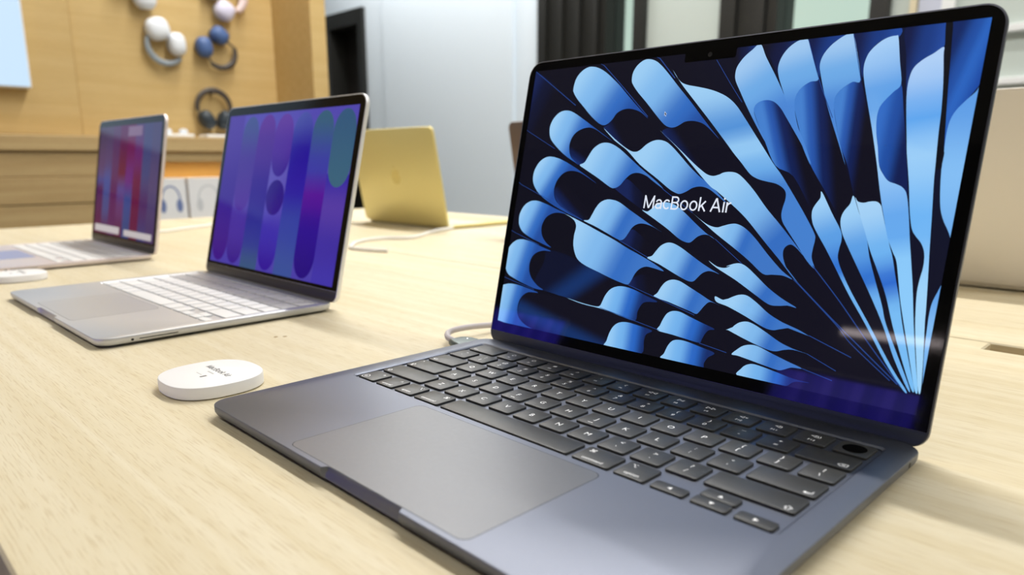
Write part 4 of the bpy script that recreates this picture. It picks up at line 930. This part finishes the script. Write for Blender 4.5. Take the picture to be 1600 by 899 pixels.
# ------------------------------------------------------------------ headphones on the oak wall
def ear_cup(c, ry, rz, depth, tilt, m, cm, parent):
    """rounded pebble lying against the wall, its long side tilted; flatter towards the wall"""
    prof = [(0.62, 0.0), (0.86, 0.06), (0.97, 0.22), (1.0, 0.42), (0.96, 0.62), (0.84, 0.80), (0.62, 0.92), (0.34, 0.985), (0.1, 1.0)]
    loops = []
    ct, st = math.cos(tilt), math.sin(tilt)
    for r, h in prof:
        lp = []
        for j in range(24):
            a_ = 2 * math.pi * j / 24
            ca, sa = math.cos(a_), math.sin(a_)
            e = 2 / 2.6
            yy = math.copysign(abs(ca) ** e, ca) * ry * r; zz = math.copysign(abs(sa) ** e, sa) * rz * r
            lp.append((c[0] + 0.012 + h * depth, c[1] + yy * ct - zz * st, c[2] + yy * st + zz * ct))
        loops.append(lp)
    o = add_obj('ear_cup', *loft(loops), m, parent, 50)
    lp2 = []
    for r, x in ((0.80, 0.0), (0.92, 0.004), (0.92, 0.012), (0.80, 0.0165)):
        lp2.append([(c[0] + x, c[1] + (ry * r * math.cos(2 * math.pi * j / 20)) * ct - (rz * r * math.sin(2 * math.pi * j / 20)) * st,
                     c[2] + (ry * r * math.cos(2 * math.pi * j / 20)) * st + (rz * r * math.sin(2 * math.pi * j / 20)) * ct) for j in range(20)])
    add_obj('ear_cushion', *loft(lp2), cm, o, 40)
    return o

def headphones(label, cups, band, cupm, cushm, bandm, peg=None, thick=0.0065):
    c0 = cups[0]
    root = empty('headphones', (WXF + 0.002, c0[0], c0[1]), 0, label, 'headphones', 'headphones on the oak wall')
    rel = lambda y, z, x=0.0: (x, y - c0[0], z - c0[1])
    for (y, z, ry, rz, t) in cups:
        ear_cup(rel(y, z), ry * 1.1, rz * 1.1, 0.042, t, cupm, cushm, root)
    (by, bz, br, a0, a1, sq) = band
    pts = []
    for i in range(29):
        q = math.radians(a0 + (a1 - a0) * i / 28)
        pts.append(rel(by + br * math.cos(q), bz + br * sq * math.sin(q), 0.022))
    add_obj('headband', *tube(pts, [thick * (0.75 + 0.35 * math.sin(math.pi * i / 28)) for i in range(29)], 10, 1.5), bandm, root)
    for k, p in ((0, pts[0]), (1, pts[-1])):             # sliders joining the band to the cups
        c = min(cups, key=lambda c: (c[0] - c0[0] - p[1]) ** 2 + (c[1] - c0[1] - p[2]) ** 2)
        add_obj('slider', *tube([p, rel(c[0] * 0.7 + (p[1] + c0[0]) * 0.3, c[1] * 0.7 + (p[2] + c0[1]) * 0.3, 0.028)], 0.0035, 8), bandm, root)
    py_, pz_ = (c0[0], c0[1]) if peg is None else (by, bz + peg)
    add_obj('wall_peg', *tube([rel(py_, pz_, -0.003), rel(py_, pz_, 0.012 if peg is None else 0.03)], 0.006, 10), 'band_dark', root)
    return root

headphones('white headphones with grey band curling below, upper part of oak wall', [(0.720, 0.584, 0.036, 0.035, 0.3), (0.781, 0.540, 0.027, 0.036, 0.1)], (0.745, 0.535, 0.062, 160, 318, 1.0), 'cup_white', 'cushion_pale', 'band_grey')
headphones('blue headphones with dark band curling below, right of the white pair', [(0.877, 0.540, 0.026, 0.033, 0.15), (0.936, 0.586, 0.031, 0.026, -0.6), ], (0.938, 0.530, 0.056, -130, 20, 1.0), 'cup_blue', 'cushion', 'band_dark')
headphones('white headphones with a pale pink band, cropped by the top edge', [(0.963, 0.674, 0.033, 0.031, -0.5), (0.925, 0.742, 0.031, 0.028, -0.4)], (0.985, 0.735, 0.058, -58, 75, 1.1), 'cup_lilac', 'cushion_pale', 'band_pink', thick=0.010)
headphones('off-white headphones cropped at the top edge, highest on the wall', [(0.688, 0.682, 0.034, 0.036, 0.0), (0.632, 0.735, 0.033, 0.034, 0.2)], (0.67, 0.76, 0.062, 20, 170, 1.0), 'cup_white', 'cushion_pale', 'band_pink')
headphones('dark headphones standing upright with an arched band above the ledge', [(0.866, 0.286, 0.023, 0.032, 0.55), (0.930, 0.288, 0.020, 0.032, -0.3)], (0.897, 0.330, 0.062, -10, 190, 1.0), 'cup_dark', 'cushion', 'band_dark', peg=0.055)

# small white trays on the ledge
for i, (y, w, lab) in enumerate(((0.735, 0.10, 'small pale display tray on the oak ledge behind the middle screen edge'), (0.93, 0.20, 'flat white display tray under the dark upright headphones'))):
    t = empty('display_tray', (LX - 0.06, y, 0.219), 0, lab, 'tray', 'trays on the ledge')
    add_obj('tray_base', *bbox(-0.035, 0.045, -w / 2, w / 2, 0.0002, 0.012, 0.003), 'white_trim', t)
    if i == 0:
        for k in (-0.03, 0.025):
            add_obj('ear_bud_case', *lathe([(0.008, 0.012), (0.014, 0.014), (0.015, 0.022), (0.012, 0.029), (0.004, 0.031)], 16, (0.01, k, 0)), 'cup_white', t)

# headphone boxes in the niche
def headphone_box(y0, y1, label, pm):
    xf = LX - 0.03
    b = empty('headphone_box', (xf, (y0 + y1) / 2, -0.076), 0, label, 'box', 'white boxes in the niche')
    w = (y1 - y0) / 2; h = 0.155
    add_obj('carton', *bbox(-0.075, 0, -w, w, 0.0003, h, 0.002), 'box_white', b)
    pts = [(0.0006, w * 0.05 + w * 0.55 * math.cos(math.radians(t)), h * 0.52 + h * 0.30 * math.sin(math.radians(t))) for t in range(-20, 201, 11)]
    V, F = tube(pts, 0.003, 6); V = [(min(max(v[0], -0.001), 0.0008), v[1], v[2]) for v in V]
    add_obj('printed_headband', V, F, pm, b)
    for sgn in (-1, 1):
        V, F = lathe([(0.0, -0.0005), (0.0155, -0.0005), (0.0155, 0.0009), (0.0, 0.0010)], 18, (0, 0, 0), 'X')
        V = [(x, y * 0.7 + w * 0.05 + sgn * w * 0.5, z * 1.5 + h * 0.38) for x, y, z in V]
        add_obj('printed_ear_cup', V, F, pm, b)
headphone_box(0.628, 0.742, 'white headphone box with blue print, beside the middle screen', 'box_print')
headphone_box(0.752, 0.885, 'wider white headphone box with pale grey print in the niche', 'box_print_pale')

# ------------------------------------------------------------------ tables
def table(name, x0, x1, y0, ys, y1, slot, label, holes):
    t = empty(name, (0, 0, FL), 0, label, 'table')
    tz0, tz1 = -0.045 - FL, 0.0 - FL
    # near half: outline with a long cable opening cut along the seam
    if slot:
        sx0, sx1, sy = slot
        P = [(x0, y0), (x1, y0), (x1, ys - 0.0012), (sx1, ys - 0.0012), (sx1, sy), (sx0, sy), (sx0, ys - 0.0012), (x0, ys - 0.0012)]
    else:
        P = [(x0, y0), (x1, y0), (x1, ys - 0.0012), (x0, ys - 0.0012)]
    b = 0.002
    def inset(P, d):
        out = []
        n = len(P)
        for i in range(n):
            p0, p1, p2 = Vector(P[i - 1]), Vector(P[i]), Vector(P[(i + 1) % n])
            d1 = (p1 - p0).normalized(); d2 = (p2 - p1).normalized()
            n1 = Vector((-d1.y, d1.x)); n2 = Vector((-d2.y, d2.x))
            out.append(tuple(p1 + (n1 + n2) * d))
        return out
    lp = [[(x, y, z) for x, y in Q] for Q, z in ((P, tz0), (P, tz1 - b * 0.6), (inset(P, b * 0.6), tz1))]
    V, F = loft(lp); add_obj('tabletop', V, F, 'oak', t, 30)
    P = [(x0, ys + 0.0012), (x1, ys + 0.0012), (x1, y1), (x0, y1)]
    lp = [[(x, y, z) for x, y in Q] for Q, z in ((P, tz0), (P, tz1 - b * 0.6), (inset(P, b * 0.6), tz1))]
    V, F = loft(lp); add_obj('tabletop', V, F, 'oak', t, 30)
    if slot:
        add_obj('cable_tray', *box(sx0 - 0.002, sx1 + 0.002, sy - 0.002, ys + 0.004, tz0 + 0.001, tz1 - 0.022), 'oak_dark', t, None)
    for (hx, hy) in holes:
        add_obj('screw_plug', *lathe([(0.0017, tz1 - 0.001), (0.0017, tz1 + 0.00012), (0.0008, tz1 + 0.00015)], 12, (hx, hy, 0)), 'oak_dark', t)
    for lx in (x0 + 0.12, x1 - 0.12):
        for ly in (y0 + 0.10, y1 - 0.10):
            add_obj('leg', *bbox(lx - 0.05, lx + 0.05, ly - 0.05, ly + 0.05, 0.0005, tz0, 0.004), 'oak', t)
    return t
table('display_table', -1.587, 1.5, -0.2222, 0.397, 1.016, (0.1165, 0.52, 0.3705), 'long pale oak display table carrying the laptops in front', [(-0.2965, 0.0065), (-0.2925, 0.0125)])
table('display_table', -1.9, 1.5, -1.99, -1.37, -0.75, None, 'second pale oak table mirrored in the dark screen', [])

# ------------------------------------------------------------------ laptops
AIR = dict(name='laptop', Rb=8.5, W=302.9, D=215.0, yf=-108.0, R=11.0, y0=-10.72, py=18.7, pad=(127.2, -104.5, -25.3), a=1.354, H=211.6, yh=109.1, zh=5.6, lidT=3.9,
           rim=0.9, chin=8.6, scr=(289.6, 15.6, 204.4, 3.2), notch=(34.5, 5.6), picture=picture_fan, scrmat='bezel', printmat='print',
           body='midnight', lidmat='midnight_lid', padmat='midnight_pad', keymat='key', chinmat='hinge', legends=True,
           ports=[(1, 86.0, 5.6, 2.8, 2.8)])
laptop((0, 0), 0, AIR, 'large dark midnight laptop with blue fan wallpaper and title on screen')

NEO = dict(name='laptop', Rb=8.5, W=297.6, D=206.0, yf=-103.0, R=12.0, y0=-8.5, py=18.0, pad=(112.0, -97.0, -24.0), a=1.335, H=202.0, yh=103.5, zh=7.2, lidT=4.6,
           rim=1.2, chin=11.0, scr=(278.0, 14.5, 191.0, 3.0), picture=stripes(PURPLE), scrmat='bezel_soft', printmat='print_soft',
           body='silver', lidmat='silver_lid', padmat='silver_pad', keymat='white_key', chinmat='chin',
           ports=[(1, -78.0, 4.6, 2.2, 2.0), (1, -58.0, 4.6, 30.0, 0.7)])
laptop((-0.4995, -0.009), 0.010, NEO, 'silver laptop with white keys and violet pill-striped wallpaper')
L3 = dict(NEO, a=1.395, picture=stripes(MAGENTA), printmat='print_dim', body='blush', lidmat='blush', padmat='blush_pad')
laptop((-0.998, -0.0035), 0.010, L3, 'pale laptop with magenta striped wallpaper, farthest in the front row')
YEL = dict(NEO, a=1.385, picture=None, body='citrus', lidmat='citrus', padmat='citrus', keymat='citrus_key', logo='citrus_logo')
laptop((-1.045, 0.799), math.pi, YEL, 'yellow laptop seen from behind, its emblem on the lid')
BRO = dict(NEO, a=1.385, picture=None, body='bronze', lidmat='bronze', padmat='bronze', keymat='key', logo='bronze')
laptop((-0.533, 0.797), math.pi, BRO, 'grey-brown laptop lid corner peeking out behind the large dark laptop')
STA = dict(NEO, a=1.43, H=206.0, picture=None, body='starlight', lidmat='starlight', padmat='starlight', keymat='white_key', logo='starlight')
laptop((-0.022, 0.775), math.pi, STA, 'warm beige laptop lid seen from behind, past the right edge of the dark laptop')
MIR = dict(NEO, a=1.36, picture=stripes(INDIGO), printmat='print_bright', scrmat='bezel')
laptop((-0.278, -0.885), 0.0, dict(MIR), 'silver laptop on the second table, mirrored low in the dark screen')
laptop((-1.170, -0.885), 0.0, dict(MIR), 'silver laptop at the far end of the second table')
for o in list(COL.objects):
    if o.name.startswith('laptop') and o.location.y < -0.8: o.rotation_euler.z = math.pi

# ------------------------------------------------------------------ tags beside the laptops
def name_tag(loc, rz, label):
    t = empty('product_tag', (loc[0], loc[1], 0), rz, label, 'tag', 'white tags on the table')
    def se(rx, ry, z, n=2.5, seg=64):
        P = []
        for j in range(seg):
            a_ = 2 * math.pi * j / seg; c, s_ = math.cos(a_), math.sin(a_)
            P.append((math.copysign(abs(c) ** (2 / n), c) * rx, math.copysign(abs(s_) ** (2 / n), s_) * ry, z))
        return P
    h = 0.0085
    add_obj('tag_body', *loft([se(0.0290, 0.0290, 0.0003), se(0.0300, 0.0300, 0.0010), se(0.0300, 0.0300, h - 0.0012), se(0.0297, 0.0297, h - 0.0004), se(0.0288, 0.0288, h)]), 'tag', t, 40)
    G, F = title_strokes(0.16)
    xm = max(v[0] for v in G); k = 0.032 / xm
    add_obj('tag_title', [((v[0] - xm / 2) * k, v[1] * k * 0.95 + 0.0030, h + 0.00005 + v[2] * 2e-7) for v in G], F, 'print_grey', t, None, False)
    add_obj('tag_line', [(-0.0045, -0.0008, h + 0.00005), (0.0045, -0.0008, h + 0.00005), (0.0045, 0.0003, h + 0.00005), (-0.0045, 0.0003, h + 0.00005)], [(0, 1, 2, 3)], 'print_pale', t, None, False)
    add_obj('tag_line', [(-0.007, -0.0068, h + 0.00005), (0.001, -0.0068, h + 0.00005), (0.001, -0.0061, h + 0.00005), (-0.007, -0.0061, h + 0.00005)], [(0, 1, 2, 3)], 'print_pale', t, None, False)
    add_obj('tag_mark', [(0.0035, -0.0090, h + 0.00005), (0.0058, -0.0090, h + 0.00005), (0.0058, -0.0048, h + 0.00005), (0.0035, -0.0048, h + 0.00005)], [(0, 1, 2, 3)], 'print_grey', t, None, False)
    return t
name_tag((-0.2055, -0.0835), 0.0, 'white rounded tag with grey lettering beside the dark laptop corner')
name_tag((-0.785, -0.079), 0.0, 'white rounded tag at the far corner of the silver laptop')

# ------------------------------------------------------------------ cables
cb = empty('charging_cable', (-0.165, 0.09, 0), 0, 'grey woven charging cable plugged into the left side of the dark laptop', 'cable')
o0 = Vector((-0.165, 0.09, 0))
def relc(P): return [tuple(Vector(p) - o0) for p in P]
lp = []
for x, hw, z0, z1 in ((-0.1520, 0.0110, 0.0028, 0.0072), (-0.1545, 0.0112, 0.0024, 0.0076), (-0.1600, 0.0105, 0.0022, 0.0078), (-0.1655, 0.0085, 0.0022, 0.0078), (-0.1685, 0.0070, 0.0026, 0.0074)):
    lp.append([(x + 0.165, (y - 0.0), z) for y, z in rrect(2 * hw, z1 - z0, (z1 - z0) * 0.42, 5, 0.0, (z0 + z1) / 2)])
add_obj('plug', *loft(lp), 'plug', cb, 40)
add_obj('plug_light', *lathe([(0.0005, 0.0077), (0.0005, 0.0080), (0.0002, 0.0081)], 12, (0.0055, 0.004, 0)), 'led', cb)
path = catmull(relc([(-0.1675, 0.0885, 0.0052), (-0.1760, 0.0890, 0.0062), (-0.1845, 0.0960, 0.0075), (-0.1875, 0.1080, 0.0080), (-0.1865, 0.1260, 0.0075), (-0.1830, 0.1480, 0.0060), (-0.1700, 0.2000, 0.0030), (-0.1300, 0.3000, 0.0026), (-0.0800, 0.3700, 0.0026), (-0.040, 0.3900, 0.0026)]), 8)
add_obj('cord', *tube(path, 0.0024, 10), 'cable', cb)

wc = empty('power_cable', (-0.90, 0.70, 0), 0, 'white cable trailing from the yellow laptop across the table', 'cable')
o0 = Vector((-0.90, 0.70, 0))
path = catmull(relc([(-0.912, 0.712, 0.005), (-0.895, 0.700, 0.004), (-0.880, 0.655, 0.0035), (-0.856, 0.608, 0.003), (-0.823, 0.560, 0.003), (-0.812, 0.526, 0.003), (-0.838, 0.493, 0.003), (-0.836, 0.455, 0.003), (-0.812, 0.415, 0.003), (-0.785, 0.392, 0.003), (-0.760, 0.372, 0.003), (-0.735, 0.371, 0.003), (-0.705, 0.378, 0.003), (-0.680, 0.388, 0.0030)]), 8)
add_obj('cord', *tube(path, 0.0030, 10), 'white_cable', wc)
add_obj('cable_sleeve', *tube(relc([(-0.925, 0.722, 0.005), (-0.912, 0.712, 0.005)]), 0.0042, 10), 'white_cable', wc)
pc = empty('power_cable', (-1.27, 0.28, 0), 0, 'thin white cable lying on the table below the headphone boxes', 'cable')
o0 = Vector((-1.27, 0.28, 0))
path = catmull(relc([(-1.158, 0.09, 0.004), (-1.20, 0.14, 0.003), (-1.252, 0.249, 0.003), (-1.287, 0.311, 0.003), (-1.335, 0.390, 0.003)]), 8)
add_obj('cord', *tube(path, 0.0030, 10), 'white_cable', pc)
